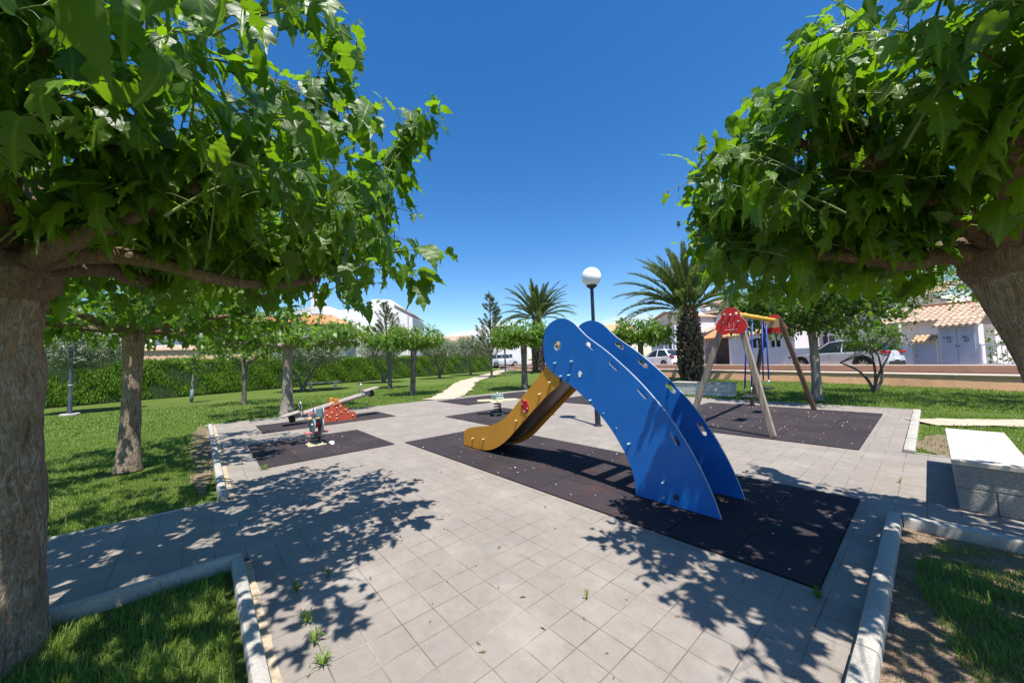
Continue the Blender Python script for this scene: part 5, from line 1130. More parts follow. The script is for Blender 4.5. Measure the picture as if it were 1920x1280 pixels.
# 3 garage wall house with arched opening
h = site('house', -7.2, 6.0, RZ, 'white garden front with an arched louvred opening under an ochre tile edge', 'house', HG)
m = MB(); m.prism([(-2.35, 0), (1.95, 0), (1.95, 2.28), (-2.35, 2.28)], XZp, 0, 3.2, [arch_poly(-1.15, .25, 1.28, 1.62, 2.0), [(.42, 1.28), (1.1, 1.28), (1.1, 1.78), (.42, 1.78)]]); m.build('wall', 'lavender_render', h)
roof(h, 'roof', -2.5, 2.05, -.22, 2.22, 1.9, 2.9, 'roof_tile_ochre')
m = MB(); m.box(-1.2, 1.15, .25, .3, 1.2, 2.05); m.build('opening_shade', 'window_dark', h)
m = MB()
for a in ((-1.15, .25), (.42, 1.1)):
    m.box(a[0], a[1], .04, .10, 1.28, 1.33); n_ = int((a[1]-a[0])/.34)
    for k in range(n_+1): x = a[0]+(a[1]-a[0])*k/n_; m.box(x-.03, x+.03, .05, .11, 1.28, 1.85 if a[0] < 0 else 1.78)
    for k in range(int((a[1]-a[0])/.11)): x = a[0]+.05+k*.11; m.box(x, x+.05, -.012, .03, 1.06, 1.20)
m.build('louvres', 'white_render', h)
# 4 white house with two wide windows
h = site('house', -5.6, 9.0, RZ, 'white house with two wide dark windows above the parked crossover car', 'house', HG)
m = MB(); m.box(-2.0, 3.6, 0, 6, 0, 3.6); m.build('wall', 'white_render', h); window(h, -1.5, -.5, 1.1, 2.0, 0); window(h, -.2, 1.1, 1.1, 2.0, 0, bars=2); m = MB(); m.box(-1.75, -1.6, -.12, .0, 0, 3.2); m.build('downpipe', 'white_metal', h); roof(h, 'roof', -2.2, 3.8, -.5, 3.5, 2.5, 4.4, 'roof_tile_weathered')
m = MB(); m.box(-1.9, 3.6, -.05, .0, 2.15, 2.3); m.build('cornice', 'white_render', h)
# 5 textured boundary wall
wall_sn('garden_wall', -5.2, .05, 5.9, 6.15, RZ, 1.58, 'rough_white', 'rough textured white garden wall behind the crossover car')
# 6 upper white house on the right
h = site('house', -3.1, 13, RZ, 'white two storey house with a tiled eave seen above the right tree', 'house', HG)
m = MB(); m.box(-2.5, 1.1, 0, 7, 0, 4.35); m.build('wall', 'white_render', h); m = MB(); m.prism([(1.12, 0), (2.2, 0), (2.2, 3.6), (1.12, 4.2)], XZp, .3, 6); m.build('side_wall', 'cream_render', h)
roof(h, 'roof', -2.9, 2.3, -.5, 4.2, 2.4, 5.1, 'roof_tile_weathered'); m = MB(); m.box(-2.5, .3, 1.6, 5, 4.9, 5.5); m.build('roof_block', 'grey_render', h); m = MB(); m.tube([(.62, -.09, 0), (.62, -.09, 4.0), (.8, -.3, 4.2)], .045, 8); m.build('downpipe', 'white_metal', h, True); window(h, -2.2, -1.2, 2.6, 3.6, 0)
# 7 low annex under the broad weathered roof
h = site('house', .15, 8.2, RZ, 'low white annex under a broad weathered tile roof behind the meter cabinets', 'house', HG)
m = MB(); m.box(-1.3, 1.35, 0, 4.5, 0, 2.42); m.build('wall', 'white_render', h); roof(h, 'roof', -2.2, 2.4, -.45, 2.32, 1.9, 3.18, 'roof_tile_weathered')
m = MB(); m.box(-1.5, 1.0, 1.9, 2.1, 3.1, 3.35); m.build('ridge', 'roof_tile_orange', h); m = MB(); m.box(1.37, 6.2, -.1, .12, 2.0, 2.42); m.box(6.0, 6.2, -.1, .12, 0, 2.0); m.build('pergola_beam', 'cream_render', h); roof(h, 'pergola_roof', 2.45, 6.4, -.45, 2.45, 1.4, 3.0, 'roof_tile_weathered')
m = MB(); m.tube([(.55, -.05, 1.42), (.55, -.18, 1.42), (.5, -.25, 1.55)], .04, 8); m.build('wall_lamp', 'steel', h)
# 8 meter cabinets
def text(body, size, loc, parent, mat, name='lettering', ext=.002, sx=1.):
    cu = bpy.data.curves.new(name, 'FONT'); cu.body = body; cu.size = size; cu.extrude = ext; cu.align_x = 'CENTER'; cu.offset = size*.022
    o = bpy.data.objects.new(name, cu); COL.objects.link(o); dg = bpy.context.evaluated_depsgraph_get(); me = bpy.data.meshes.new_from_object(o.evaluated_get(dg)); bpy.data.objects.remove(o)
    me.materials.clear(); me.materials.append(MATS[mat]); n = bpy.data.objects.new(name, me); COL.objects.link(n); n.parent = parent; n.location = loc; n.rotation_euler = (pi/2, 0, 0); n.scale = (sx, 1, 1); return n
c = site('meter_cabinet', 1.53, 6.0, RZ, 'tall meter cabinet with two grey metal doors and tiled hood', 'cabinet', 'electric meter cabinets')
m = MB(); m.box(-.60, .62, 0, .55, 0, 1.98); m.build('housing', 'lavender_render', c)
for x0, x1, t1, t2 in ((-.53, -.02, 'DEL', '15'), (.0, .51, 'AL', '97')):
    m = MB(); m.bbox(x0, x1, -.03, -.002, .03, 1.90, .005); d_ = m.build('door', 'metal_grey_door', c); cx = (x0+x1)/2
    m = MB()
    for k in range(5): m.box(cx-.07, cx+.07, -.038, -.031, 1.66+k*.03, 1.675+k*.03)
    m.build('vent', 'grey_render', d_); text(t1+'.', .165, (cx, -.0325, 1.37), d_, 'ink_black'); text(t2, .165, (cx+.01, -.0325, 1.20), d_, 'ink_black')
    m = MB(); m.box((x1-.05) if x0 < -.1 else x0+.02, (x1-.02) if x0 < -.1 else x0+.05, -.05, -.03, 1.0, 1.06); m.build('handle', 'ink_black', d_)
roof(c, 'roof', -.70, .72, -.25, 1.94, .45, 2.30, 'roof_tile_weathered', .19, .25)
c = site('meter_cabinet', .48, 6.0, RZ, 'short meter cabinet with a single grey door under a small tiled hood', 'cabinet', 'electric meter cabinets')
m = MB(); m.box(-.42, .43, 0, .5, 0, 1.30); m.build('housing', 'cream_render', c); m = MB(); m.bbox(-.35, .36, -.03, -.002, .08, 1.16, .005); d_ = m.build('door', 'metal_grey_door', c); m = MB(); m.tube([(0, -.03, .95), (0, -.034, .95)], .05, 3); m.build('warning_sign', 'yellow_beam', d_); m = MB(); m.box(-.31, -.28, -.045, -.03, .6, .66); m.build('handle', 'ink_black', d_)
roof(c, 'roof', -.46, .42, -.2, 1.26, .4, 1.56, 'roof_tile_ochre', .19, .25)
# 9 railing
f = site('railing', 4.1, 6.0, RZ, 'white metal railing on a low plinth right of the tall meter cabinet', 'fence')
m = MB(); m.box(-1.95, 4, -.06, .1, 0, .14); m.build('plinth', 'lavender_render', f); m = MB(); m.box(-1.93, 4, -.02, .02, .18, .22); m.box(-1.93, 4, -.02, .02, 1.02, 1.06)
for k in range(44): x = -1.9+k*.135; m.box(x-.012, x+.012, -.012, .012, .22, 1.02)
m.build('bars', 'white_metal', f)
for x in (-1.93, .8, 3.6):
    m = MB(); m.box(x-.03, x+.03, -.03, .03, .14, 1.10); m.build('post', 'white_metal', f)

# ------------------------------------------------------------------ houses behind the hedge on the left and far ahead
LG = 'houses beyond the hedge'
def place(name, p0, p1, z, label, cat, group=None):
    """empty whose x axis runs p0 -> p1, y axis away from the viewer"""
    d = Vector((p1[0]-p0[0], p1[1]-p0[1], 0)); return empty(name, (p0[0], p0[1], z), atan2(d.y, d.x), label, cat, group), d.length
r, L_ = place('boundary_wall', (-37.2, -6.0), (-32.0, 9.0), 0, 'peach coloured wall with a wavy tile coping above the hedge', 'wall')
m = MB(); m.box(0, L_-5, 0, .3, 0, 3.0); m.build('wall_body', 'peach_render', r); roof(r, 'coping', -.1, L_-4.9, -.12, 3.0, .40, 3.30, 'roof_tile_weathered', .42, .4)
r, L_ = place('house', (-43, -3.0), (-38.6, 4.2), 0, 'white house glimpsed over the peach wall between the left trunks', 'house', LG)
m = MB(); m.box(0, L_, 0, 6, 0, 4.3); m.build('wall', 'white_render', r); window(r, 2.2, 3.4, 2.9, 4.0, 0); m = MB(); m.box(-.2, L_+.2, -.25, 6.2, 4.3, 4.5); m.build('roof', 'grey_render', r)
r, L_ = place('house', (-41.2, 1.2), (-36.2, 10.6), 0, 'low house with a bright orange tiled hip roof beyond the hedge', 'house', LG)
m = MB(); m.box(.3, L_-.3, .3, 6, 0, 5.3); m.build('wall', 'grey_render', r); m = MB(); m.box(.0, L_, .0, 6.2, 5.3, 5.42); m.build('eave', 'grey_render', r)
roof(r, 'roof', -.1, L_-1.9, -.15, 5.40, 2.6, 6.55, 'roof_tile_orange', .3, .42)
m = MB(); m.add([(L_-1.9, -.15, 5.42), (L_+.25, -.15, 5.42), (L_-1.9, 2.6, 6.6), (L_+.25, 5, 5.42)], [(0, 1, 2), (1, 3, 2)]); m.build('roof_hip', 'roof_tile_orange', r)
r, L_ = place('house', (-51.5, 6.4), (-41.7, 19.9), -.2, 'big blank white house with a sloping right parapet behind the hedge', 'house', LG)
m = MB(); k = L_/14.7
m.prism([(0, 0), (L_, 0), (L_, 7.52), (L_-1.9*k, 8.83), (L_-2.3*k, 9.58), (L_-4.3*k, 9.69), (L_-4.5*k, 8.44), (6.0*k, 8.44), (5.6*k, 9.01), (4.2*k, 9.01), (4.0*k, 8.21), (1.2*k, 8.09), (.8*k, 7.52), (0, 7.3)], XZp, 0, 8); m.build('wall', 'white_render', r)
m = MB(); m.box(4.2*k, 5.3*k, -.3, .9, 7.98, 10.6); m.build('chimney', 'lavender_render', r); m = MB(); m.prism([(L_+.15, 7.55), (L_-1.9*k, 8.86), (L_-1.9*k, 9.04), (L_+.15, 7.73)], XZp, -.15, 8.1); m.build('parapet_cap', 'roof_tile_weathered', r); window(r, 5.0*k, 5.7*k, 6.84, 7.98, 0, bars=0); m = MB(); m.box(5.0*k, 5.7*k, -.08, -.0, 6.68, 6.82); m.build('sill', 'roof_tile_weathered', r)
m = MB(); m.box(L_-.5*k, L_-.38*k, -.1, 0, 0, 7.52); m.build('downpipe', 'grey_render', r)
# far ahead, past the cars
CG = 'houses at the end of the street'
def lowhouse(p0, p1, hw, hr, wall, rf, label, dep=7, z=.4, win=2):
    r, L_ = place('house', p0, p1, z, label, 'house', CG); m = MB(); m.box(0, L_, 0, dep, 0, hw); m.build('wall', wall, r)
    roof(r, 'roof', -.3, L_+.3, -.5, hw-.05, dep/2, hr, rf, .34, .5); m = MB(); m.add([(-.3, dep/2, hr), (L_+.3, dep/2, hr), (L_+.3, dep+.4, hw), (-.3, dep+.4, hw)], [(0, 1, 2, 3)]); m.build('roof_back', rf, r)
    for k in range(win): x = L_*(k+.5)/win; window(r, x-.6, x+.6, hw*.35, hw*.72, 0)
lowhouse((-56, 36.5), (-50.6, 43.2), 3.0, 4.3, 'peach_render', 'roof_tile_weathered', 'peach house with a brown roof behind the far parked cars')
r, L_ = place('boundary_wall', (-52.2, 40.0), (-47.0, 44.5), .4, 'blank white wall just above the far silver car', 'wall'); m = MB(); m.box(0, L_, 0, .3, 0, 3.1); m.build('wall_body', 'white_render', r)
lowhouse((-47.2, 46.0), (-42.8, 51.0), 3.4, 4.6, 'cream_render', 'roof_tile_weathered', 'cream house between the thin sapling and the left palm trunk')
lowhouse((-60, 28.5), (-53.5, 36.5), 4.9, 6.2, 'cream_render', 'roof_tile_weathered', 'distant house whose tiled roof shows above the olive trees', z=0)
lowhouse((-34.5, 43.5), (-29.2, 50.5), 5.0, 6.6, 'cream_render', 'roof_tile_ochre', 'house with an ochre tiled roof rising behind the top of the slide', z=0)
r, L_ = place('boundary_wall', (-46, 44.8), (-38, 46), .4, 'pinkish garden wall behind the left palm', 'wall'); m = MB(); m.box(0, L_+8, 0, .3, 0, 2.2); m.build('wall_body', 'cream_render', r)

# ------------------------------------------------------------------ cars
def car(label, loc, rz, paint_, L_=4.3, W_=1.8, H_=1.55, kind='cross'):
    """lofted shell: every station along x has sill, belt and hood/roof heights"""
    r = empty('car', loc, rz, label, 'car', 'cars parked in the street'); h2 = W_/2
    if kind == 'suv': bel = [(0, .52), (.03, .62), (.10, .80), (.26, .92), (.30, 1.0), (.62, 1.02), (.95, 1.02), (.985, .9), (1, .55)]; gh = [(.27, .98), (.345, 1.0), (.44, .99), (.93, .97), (.975, .62)]
    else: bel = [(0, .45), (.02, .56), (.07, .70), (.16, .80), (.28, .90), (.33, .92), (.6, .95), (.85, .99), (.95, 1.0), (.985, .86), (1, .5)]; gh = [(.285, .60), (.38, .86), (.46, .965), (.58, 1.0), (.72, .99), (.84, .94), (.93, .82), (.965, .66)]
    bz = lambda t: float(np.interp(t, [a for a, b in bel], [b for a, b in bel]))*(H_/1.55)
    cl = lambda t: .20+.10*max(0, abs(t-.5)*2-.85)/.15
    hw = lambda t: h2*(1-.20*max(0, (.12-t)/.12)**1.6-.14*max(0, (t-.9)/.1)**1.6)
    n = 44; ts = np.linspace(0, 1, n); V = []; ax_ = (.19, .80); wr = .335 if kind != 'suv' else .38; 
    for t in ts:
        x = L_/2-t*L_; w_ = hw(t); z1 = bz(t); z0 = cl(t)
        for a in ax_:
            dx = abs(t-a)*L_
            if dx < wr+.05: z0 = max(z0, .33+sqrt(max(0, (wr+.05)**2-dx*dx)) if dx < wr+.05 else z0)
        zm = max(z0+.02, z0+(z1-z0)*.45)
        V += [(x, w_*.93, z0), (x, w_*.985, z0+(zm-z0)*.4), (x, w_, zm), (x, w_*.985, z1-.10*(z1-zm)), (x, w_*.93, z1), (x, w_*.5, z1+.03), (x, 0, z1+.04)]
    P = 7; V2 = V+[(x, -y, z) for x, y, z in V]; F = []
    for i in range(n-1):
        for k in range(P-1): F += [(i*P+k, i*P+k+1, (i+1)*P+k+1, (i+1)*P+k)]; F += [tuple(n*P+q for q in F[-1])[::-1]]
    F += [tuple(range(P)), tuple(n*P+k for k in range(P))[::-1], tuple((n-1)*P+k for k in range(P))[::-1], tuple(n*P+(n-1)*P+k for k in range(P))]
    for i in range(n-1): F.append((i*P, (i+1)*P, n*P+(i+1)*P, n*P+i*P))
    m = MB(); m.add(V2, F); m.build('body', paint_, r, True, 45)
    # greenhouse: glass hull with painted roof skin and pillars
    gz = lambda t: float(np.interp(t, [a for a, b in gh], [b for a, b in gh]))*H_
    t0, t1 = gh[0][0], gh[-1][0]; tg = np.linspace(t0, t1, 26); V = []
    for t in tg:
        x = L_/2-t*L_; zt = max(gz(t), bz(t)+.01); zb = bz(t)-.02; f = (zt-zb)/(H_*.42); w0 = hw(t)*.955; w1 = w0-(.20*f); V += [(x, w0, zb), (x, (w0+w1)/2+.01, (zb+zt)/2), (x, w1, zt-.03), (x, w1*.85, zt), (x, 0, zt+.025)]
    P = 5; n2 = len(tg); V2 = V+[(x, -y, z) for x, y, z in V]; F = []
    for i in range(n2-1):
        for k in range(P-1): F += [(i*P+k, i*P+k+1, (i+1)*P+k+1, (i+1)*P+k)]; F += [tuple(n2*P+q for q in F[-1])[::-1]]
    m = MB(); m.add(V2, F); m.build('windows', 'car_glass', r, True, 45)
    m = MB(); ii = [i for i, t in enumerate(tg) if gz(t) > .955*H_*(1 if kind == 'suv' else .99)]; 
    for sgn in (1, -1):
        vs = []
        for i in ii:
            for k in (2, 3, 4): p = V[i*P+k]; vs.append((p[0], sgn*(p[1]+(.012 if k == 2 else 0)), p[2]+.012-(.05 if k == 2 else 0)))
        m.add(vs, [(a*3+k, a*3+k+1, (a+1)*3+k+1, (a+1)*3+k) for a in range(len(ii)-1) for k in (0, 1)])
        def pil(ta, tb, w_=.05):
            ia = min(range(n2), key=lambda q: abs(tg[q]-ta)); ib = min(range(n2), key=lambda q: abs(tg[q]-tb)); a = V[ia*P]; b = V[ib*P+2]; mid = V[(ia+ib)//2*P+1]
            pts = [Vector((a[0], sgn*(a[1]+.004), a[2])), Vector(((a[0]+b[0])/2, sgn*((a[1]+b[1])/2+.022), (a[2]+b[2])/2)), Vector((b[0], sgn*(b[1]+.006), b[2]))]
            m.tube(pts, w_/2, 6)
        pil(gh[0][0]+.015, .47 if kind != 'suv' else .42, .055); pil(.60, .60, .06); pil(.93 if kind != 'suv' else .95, .84 if kind != 'suv' else .92, .14 if kind != 'suv' else .1); 
        if kind == 'suv': pil(.78, .78, .06)
    m.build('roof', paint_, r, True, 50)
    for a in ax_:
        for s in (1, -1):
            x = L_/2-a*L_; y0 = s*(h2-.21); y1 = s*(h2-.015); m = MB()
            rad = wr-.02; pr = [(rad*.62, 0), (rad*.92, .0), (rad, .12), (rad, .88), (rad*.92, 1), (rad*.64, 1)]; nn = 26
            vs = [(x+q*cos(2*pi*j/nn), y0+(y1-y0)*f, rad+q*sin(2*pi*j/nn)) for q, f in pr for j in range(nn)]; m.add(vs, [(i*nn+j, i*nn+(j+1) % nn, (i+1)*nn+(j+1) % nn, (i+1)*nn+j) for i in range(len(pr)-1) for j in range(nn)]); wh = m.build('wheel', 'black_rubber', r, True, 50)
            m = MB(); m.tube([(x, y1-s*.05, rad), (x, y1-s*.03, rad)], rad*.60, 22); m.build('hub', 'dark_steel', wh); m = MB(); m.tube([(x, y1-s*.03, rad), (x, y1-s*.005, rad)], .07, 12)
            for j in range(7):
                an = 2*pi*j/7; ux, uz = cos(an), sin(an); m.add([(x+ux*.05-uz*.03, y1-s*.012, rad+uz*.05+ux*.03), (x+ux*.05+uz*.03, y1-s*.012, rad+uz*.05-ux*.03), (x+ux*rad*.62+uz*.025, y1-s*.01, rad+uz*rad*.62-ux*.025), (x+ux*rad*.62-uz*.025, y1-s*.01, rad+uz*rad*.62+ux*.025)], [(0, 1, 2, 3)])
            m.build('rim', 'steel', wh)
            m = MB(); q0 = wr+.0; nn = 16; vs = []
            for j in range(nn+1): an = pi*j/nn; vs += [(x+q0*cos(an), s*(h2+.006), .33+q0*sin(an)), (x+(q0+.065)*cos(an), s*(h2+.004), .33+(q0+.065)*sin(an))]
            m.add(vs, [(2*j, 2*j+1, 2*j+3, 2*j+2) for j in range(nn)]); m.build('wheel_arch', 'black_rubber' if kind == 'cross' else paint_, r)
            m = MB(); m.tube([(x, y0-s*.30, .33), (x, y0, .33)], wr+.03, 18); m.build('wheel_well', 'black_rubber', r)
    m = MB(); m.bbox(-L_*.32, L_*.33, -h2*.955, h2*.955, .17, .30, .03); m.build('sill', 'black_rubber', r)
    for s in (1, -1):
        m = MB(); m.bbox(L_*.475-.16, L_*.475, s*h2*.62-.17, s*h2*.62+.17, .60, .72, .03); m.build('headlight', 'car_glass', r)
        m = MB(); m.bbox(-L_/2-.012, -L_/2+.30, s*h2*.72-.18, s*h2*.72+.20, .80, .93, .03) if kind != 'suv' else m.bbox(-L_/2-.012, -L_/2+.1, s*h2*.8-.08, s*h2*.8+.1, .7, 1.0, .03); m.build('taillight', 'tail_red', r)
        m = MB(); m.bbox(L_*.17, L_*.17+.10, s*(h2+.02)-.0, s*(h2+.02)+s*.14, .93, 1.05, .02) if s > 0 else m.bbox(L_*.17, L_*.17+.10, -(h2+.16), -(h2+.02), .93, 1.05, .02); m.build('mirror', paint_, r)
        for x in (.02, -.20):
            m = MB(); m.bbox(L_*x-.09, L_*x+.09, s*(h2-.0)-.012, s*(h2-.0)+.018, .80, .825, .006); m.build('door_handle', paint_, r)
        m = MB()
        for x in (.21, .0, -.235): m.box(L_*x-.004, L_*x+.004, s*(h2+.0015)-.001, s*(h2+.0015)+.001, .34, .86)
        m.build('door_gap', 'black_rubber', r)
    for x, lab in ((-L_/2-.006, 'rear'), (L_/2+.0, 'front')):
        m = MB(); m.box(x-.012, x+.012, -.26, .26, .5, .61); m.build('number_plate', 'plate_white', r)
    m = MB(); m.bbox(-L_/2-.02, -L_/2+.2, -h2*.8, h2*.8, .24, .45, .03); m.build('bumper_trim', 'black_rubber', r); m = MB(); m.bbox(L_/2-.16, L_/2+.012, -h2*.7, h2*.7, .26, .42, .03); m.build('bumper_trim', 'black_rubber', r)
    return r
p = sn(-1.85, 3.75, RZ); car('silver white crossover car parked behind the tree by the textured wall', p[:], SROT+pi, 'car_silver', 4.35, 1.8, 1.47)
p = sn(-14.2, 3.7, RZ); car('white hatchback seen between the blue slide and the large palm', p[:], SROT+pi, 'car_white', 3.95, 1.75, 1.48, 'hatch')
car('silver off road car at the far end of the footpath', (-41.9, 33.2+1.6, .48), radians(52), 'car_silver', 4.6, 1.8, 1.8, 'suv'); car('pale estate car half hidden behind the hedge end beside the off road car', (-46.5, 31.6, .48), radians(52), 'car_grey', 4.5, 1.8, 1.75, 'suv')

# ------------------------------------------------------------------ grass, weeds, litter
def grass(name, regions, seed, label):
    rng = np.random.default_rng(seed); VV = []; FF = []; LL = []; off = 0
    for (x0, x1, y0, y1, dens, hmin, hmax, wd, keep) in regions:
        n = int((x1-x0)*(y1-y0)*dens); P = np.stack([rng.uniform(x0, x1, n), rng.uniform(y0, y1, n), np.zeros(n)], 1)
        cl = np.sin(P[:, 0]*7.1+np.sin(P[:, 1]*5.3)*1.7)*np.sin(P[:, 1]*8.3+np.cos(P[:, 0]*4.1)*2)+.6*np.sin(P[:, 0]*2.3+1)*np.sin(P[:, 1]*1.9+2); ok = keep(P, cl, rng.random(n)); P = P[ok]; cl = cl[ok]; n = len(P)
        P[:, 2] = -.03; h_ = rng.uniform(hmin, hmax, n)*(1+.3*cl)*(1+(rng.random(n) < .02)*1.2)+.02; a = rng.random(n)*6.283; ln = rng.uniform(.1, .75, n)
        d = np.stack([np.cos(a), np.sin(a), np.zeros(n)], 1); s = np.stack([-np.sin(a), np.cos(a), np.zeros(n)], 1)*(wd*rng.uniform(.6, 1.3, n))[:, None]; up = np.array([0, 0, 1.])
        m1 = P+d*(h_*ln*.35)[:, None]+up*(h_*.6)[:, None]; t = P+d*(h_*ln)[:, None]+up*(h_*(1-.35*ln))[:, None]
        V = np.stack([P-s, P+s, m1+s*.8, m1-s*.8, t], 1).reshape(-1, 3); k = np.arange(n)[:, None]*5+off
        F = np.concatenate([k+[0, 1, 2], k+[0, 2, 3], k+[3, 2, 4]]); lf = np.zeros((n, 5, 4)); lf[..., 2] = np.clip(.42+.22*cl+rng.normal(size=n)*.22, 0, 1)[:, None]; lf[..., 3] = 1
        VV.append(V); FF.append(F); LL.append(lf.reshape(-1, 4)); off += n*5
    o = meshobj(name, np.concatenate(VV), [np.concatenate(FF)], ['grass_blade'], None, None, np.concatenate(LL)); struct(o, 'stuff', label)
noP = lambda P: ~((P[:, 0] > -5.5) & (P[:, 0] < -3.55))
def k_left(P, c, r): return (r < np.clip(.9+.3*c, .25, 1)) & ((((P[:, 0]+1.62)/.55)**2+((P[:, 1]+.06)/.24)**2 > .6+1.*r))
grass('grass', [(-3.57, -.1, -2.6, .14, 9000, .025, .07, .0022, k_left)], 1, 'long grass in the near left bed')
def k_lawn(P, c, r): return (r < .85+.3*c) & ((P[:, 1] < -.05) | (r < .25)) & (((P[:, 0]+8.22)/.42)**2+((P[:, 1]+.86)/.36)**2 > .8)
grass('grass', [(-8.5, -5.47, -3.2, .12, 4500, .018, .045, .003, k_lawn), (-13.5, -8.5, -4.5, .12, 1800, .02, .048, .0042, k_lawn)], 2, 'lawn grass left of the playground')
def k_far(P, c, r):
    path = np.abs((P[:, 1]-7.3)*.78-(-12.96-P[:, 0])*.62*.78/.78*1.0) if 0 else np.interp(-P[:, 0], [12.96, 14.6, 17.5, 21.9, 25.6], [7.25, 8.9, 11.2, 14.6, 18.4])
    return ((P[:, 0] < -13.02) | (P[:, 1] > 12.85)) & (np.abs(P[:, 1]-path) > .8) & (r < .9+.3*c)
grass('grass', [(-21, -12.9, -5, 15, 230, .02, .055, .011, k_far)], 3, 'lawn grass between the plaza and the hedge')
def k_bed(P, c, r): return (r < np.clip(.75+.55*c, 0, 1)) & ((P[:, 0] > -.07+.08*np.sin(P[:, 1]*3)+np.clip((2.75-P[:, 1])*.5, 0, 1)) | (r < .05)) & (P[:, 1] < 4.38+.08*np.sin(P[:, 0]*6))
grass('grass', [(-.2, 2.6, 1.2, 4.46, 9000, .022, .06, .0022, k_bed)], 4, 'tufts of grass in the near right bed')
def k_right(P, c, r):
    st = np.interp(P[:, 0], [-.2, .3, 1.1, 2.2, 4.5], [10.75, 11.1, 11.6, 12.3, 13.6]); return (P[:, 0] > -.2) & (np.abs(P[:, 1]-st) > .38) & (r < .8+.5*c) & ~((P[:, 0] > .05) & (P[:, 0] < .55) & (P[:, 1] > 5.2) & (P[:, 1] < 7.25)) & ((((P[:, 0]-.25)/.5)**2+((P[:, 1]-8.6)/1.0)**2 > 1) | (r < .35))
wl = lambda P: (P[:, 0]+2.54)*.327+(P[:, 1]-21.02)*.945 < -.05
grass('grass', [(-.2, 3.2, 7.68, 12.5, 1300, .03, .06, .0048, k_right), (-9, 3, 12.85, 21.5, 480, .02, .055, .008, lambda P, c, r: wl(P) & (r < .9+.3*c) & ((P[:, 0] < .3) | (P[:, 1] > 13.2)))], 5, 'lawn grass between the plaza and the retaining wall')

def weed(x, y, n, r, label, seed, hmax=.07):
    rng = np.random.default_rng(seed); a = rng.random(n)*6.283; V = []; F = []; L_ = []
    for i in range(n):
        d = np.array([cos(a[i]), sin(a[i]), 0]); s = np.array([-sin(a[i]), cos(a[i]), 0])*.0035; h_ = rng.uniform(.3, 1)*hmax; R_ = rng.uniform(.3, 1)*r; k = len(V)
        V += [-s, s, d*R_*.6+s+[0, 0, h_], d*R_*.6-s+[0, 0, h_], d*R_+[0, 0, h_*.75]]; F += [(k, k+1, k+2), (k, k+2, k+3), (k+3, k+2, k+4)]
    lf = np.zeros((len(V), 4)); lf[:, 2] = rng.random(); o = meshobj('weed', np.array(V), [np.array(F)], ['grass_blade'], None, None, lf); o.location = (x, y, .002); tag(o, label, 'weed', 'weeds in the paving joints')
for i, (x, y, n, r, lab) in enumerate([(-2.52, .495, 26, .07, 'grass weed in the joint nearest the left kerb end'), (-2.31, .485, 30, .075, 'low wide grass weed near the bottom left of the paving'), (-2.11, .48, 24, .07, 'upright grass weed, lowest one on the left paving'), (-2.90, .505, 18, .06, 'small weed at the tree shadow tip'),
                                       (-2.92, .71, 12, .045, 'tiny weed under the tree shadow'), (-6.62, .74, 34, .13, 'yellowish weed tuft at the corner of the rocker mat'), (-.535, 2.86, 22, .06, 'small weed at the near corner of the long slide mat'), (-.50, 1.9, 20, .06, 'weed at the bottom edge near the right kerb'),
                                       (-.30, 5.9, 12, .05, 'tiny weed beside the kerb opposite the near bench'), (-1.50, 1.85, 8, .03, 'little clover like weed in the sunny paving'), (-.26, 1.55, 26, .10, 'weed growing against the right kerb at the bottom')]):
    weed(x, y, n, r, lab, i)
def specks(name, seed, regions, size, mat, label, kinds=TT, z=.018, flat=.35):
    rng = np.random.default_rng(seed); P = []; 
    for (x0, x1, y0, y1, n, zz) in regions: P.append(np.stack([rng.uniform(x0, x1, n), rng.uniform(y0, y1, n), np.full(n, zz)], 1))
    P = np.concatenate(P); n = len(P); a = rng.random(n)*6.283; t = np.stack([np.cos(a), np.sin(a), rng.random(n)*.3], 1); no = np.tile([0, 0, 1.], (n, 1))+rng.normal(size=(n, 3))*flat
    V, F, lf = leaves(P, t, no, rng.uniform(size[0], size[1], n), rng, kinds, .3, .3); struct(meshobj(name, V, [F], [mat], None, None, lf), 'stuff', label)
specks('fallen_petals', 5, [(-4.4, -.8, 7.4, 11.6, 260, .019), (-6.6, -.6, 3.0, 4.95, 110, .019), (-8.8, -6.7, 5.1, 7.2, 40, .019), (-8.8, -6.7, .75, 2.7, 26, .019)], (.010, .028), 'petal_white', 'tiny pale petals and crumbs scattered on the mats')
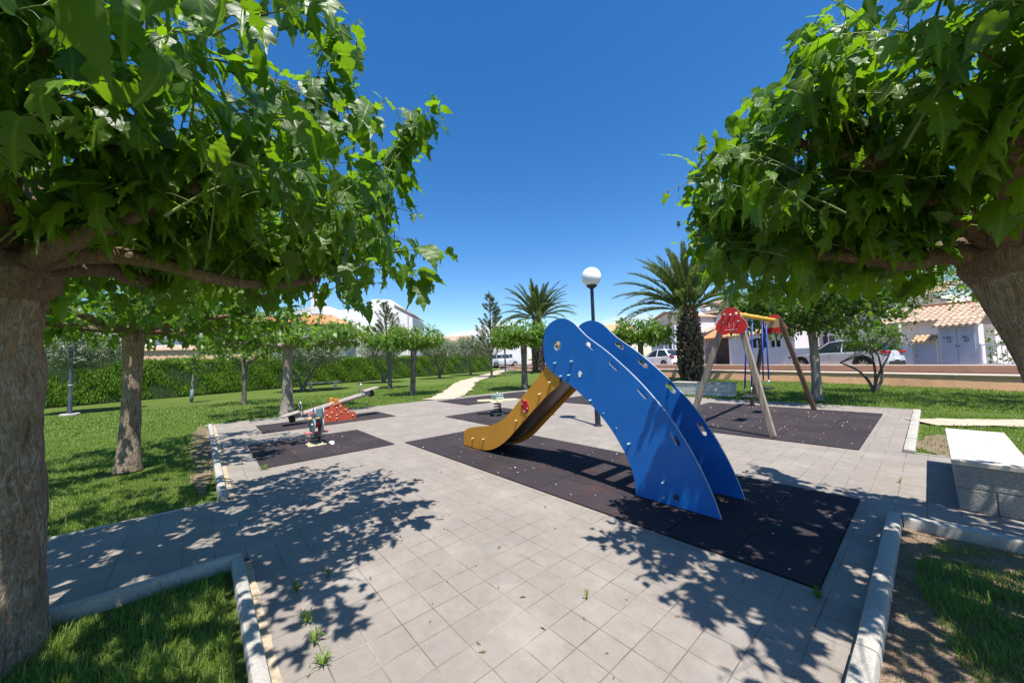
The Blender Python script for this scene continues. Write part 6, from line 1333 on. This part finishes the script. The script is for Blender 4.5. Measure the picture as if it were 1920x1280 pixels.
specks('fallen_twigs', 6, [(-12.9, -.4, .4, 12.6, 240, .005), (-5.3, -1, .4, 7, 60, .005)], (.02, .06), 'crumb_brown', 'small dry crumbs and twigs on the paving', TN)
def dryleaf(x, y, s, lab, seed, z=.01):
    rng = np.random.default_rng(seed); a = rng.random()*6.28; V, F, lf = leaves(np.zeros((1, 3)), np.array([[cos(a), sin(a), .15]]), np.array([[.2, .1, 1.]]), np.array([s]), rng, [TL[seed % 3]], .5, .5); o = meshobj('dead_leaf', V, [F], ['dry_leaf'], None, None, lf); o.location = (x, y, z); tag(o, lab, 'leaf', 'fallen yellow leaves')
dryleaf(-2.0, -.17, .12, 'curled yellow leaf on the bare soil of the near left bed', 1, .03); dryleaf(-1.95, .06, .09, 'small yellow leaf close to the near left kerb', 2, .02); dryleaf(.02, 4.0, .12, 'yellow leaf on the gravel of the near right bed', 3, .02); dryleaf(.35, 4.28, .11, 'green yellow leaf by the kerb corner of the right bed', 4, .03)
# seeding grass stalks in the near left bed
def stalk(x, y, h, lab, seed):
    rng = np.random.default_rng(seed); b = np.array([x, y, 0.]); t = np.linspace(0, 1, 7); p = np.stack([.25*h*t**2*cos(seed), .25*h*t**2*sin(seed), h*t], 1)[None]
    v, f = thin_tubes(p, np.full((1, 7), .0016), 4); u = rng.uniform(.68, 1, 26); q = np.stack([np.interp(u, t, p[0, :, k]) for k in range(3)], 1); V, F, lf = leaves(q, rand_dir(rng, 26)*.6+np.array([0, 0, 1]), rand_dir(rng, 26), rng.uniform(.012, .024, 26), rng, TN, .1, .1, np.ones(26))
    n = len(V); l2 = np.ones((n+len(v), 4)); o = meshobj('grass_stalk', np.vstack([V, v]), [F, f+n], ['grass_blade'], None, None, l2); o.location = (x, y, -.02); tag(o, lab, 'grass stalk', 'seeding grass stalks in the left bed')
stalk(-2.02, -.50, .22, 'tall seeding grass stalk nearest the bottom edge', 2); stalk(-2.45, -.22, .26, 'thin seeding stalk in the middle of the near left bed', 5); stalk(-6.9, -1.2, .25, 'single seeding stalk standing in the left lawn', 1)
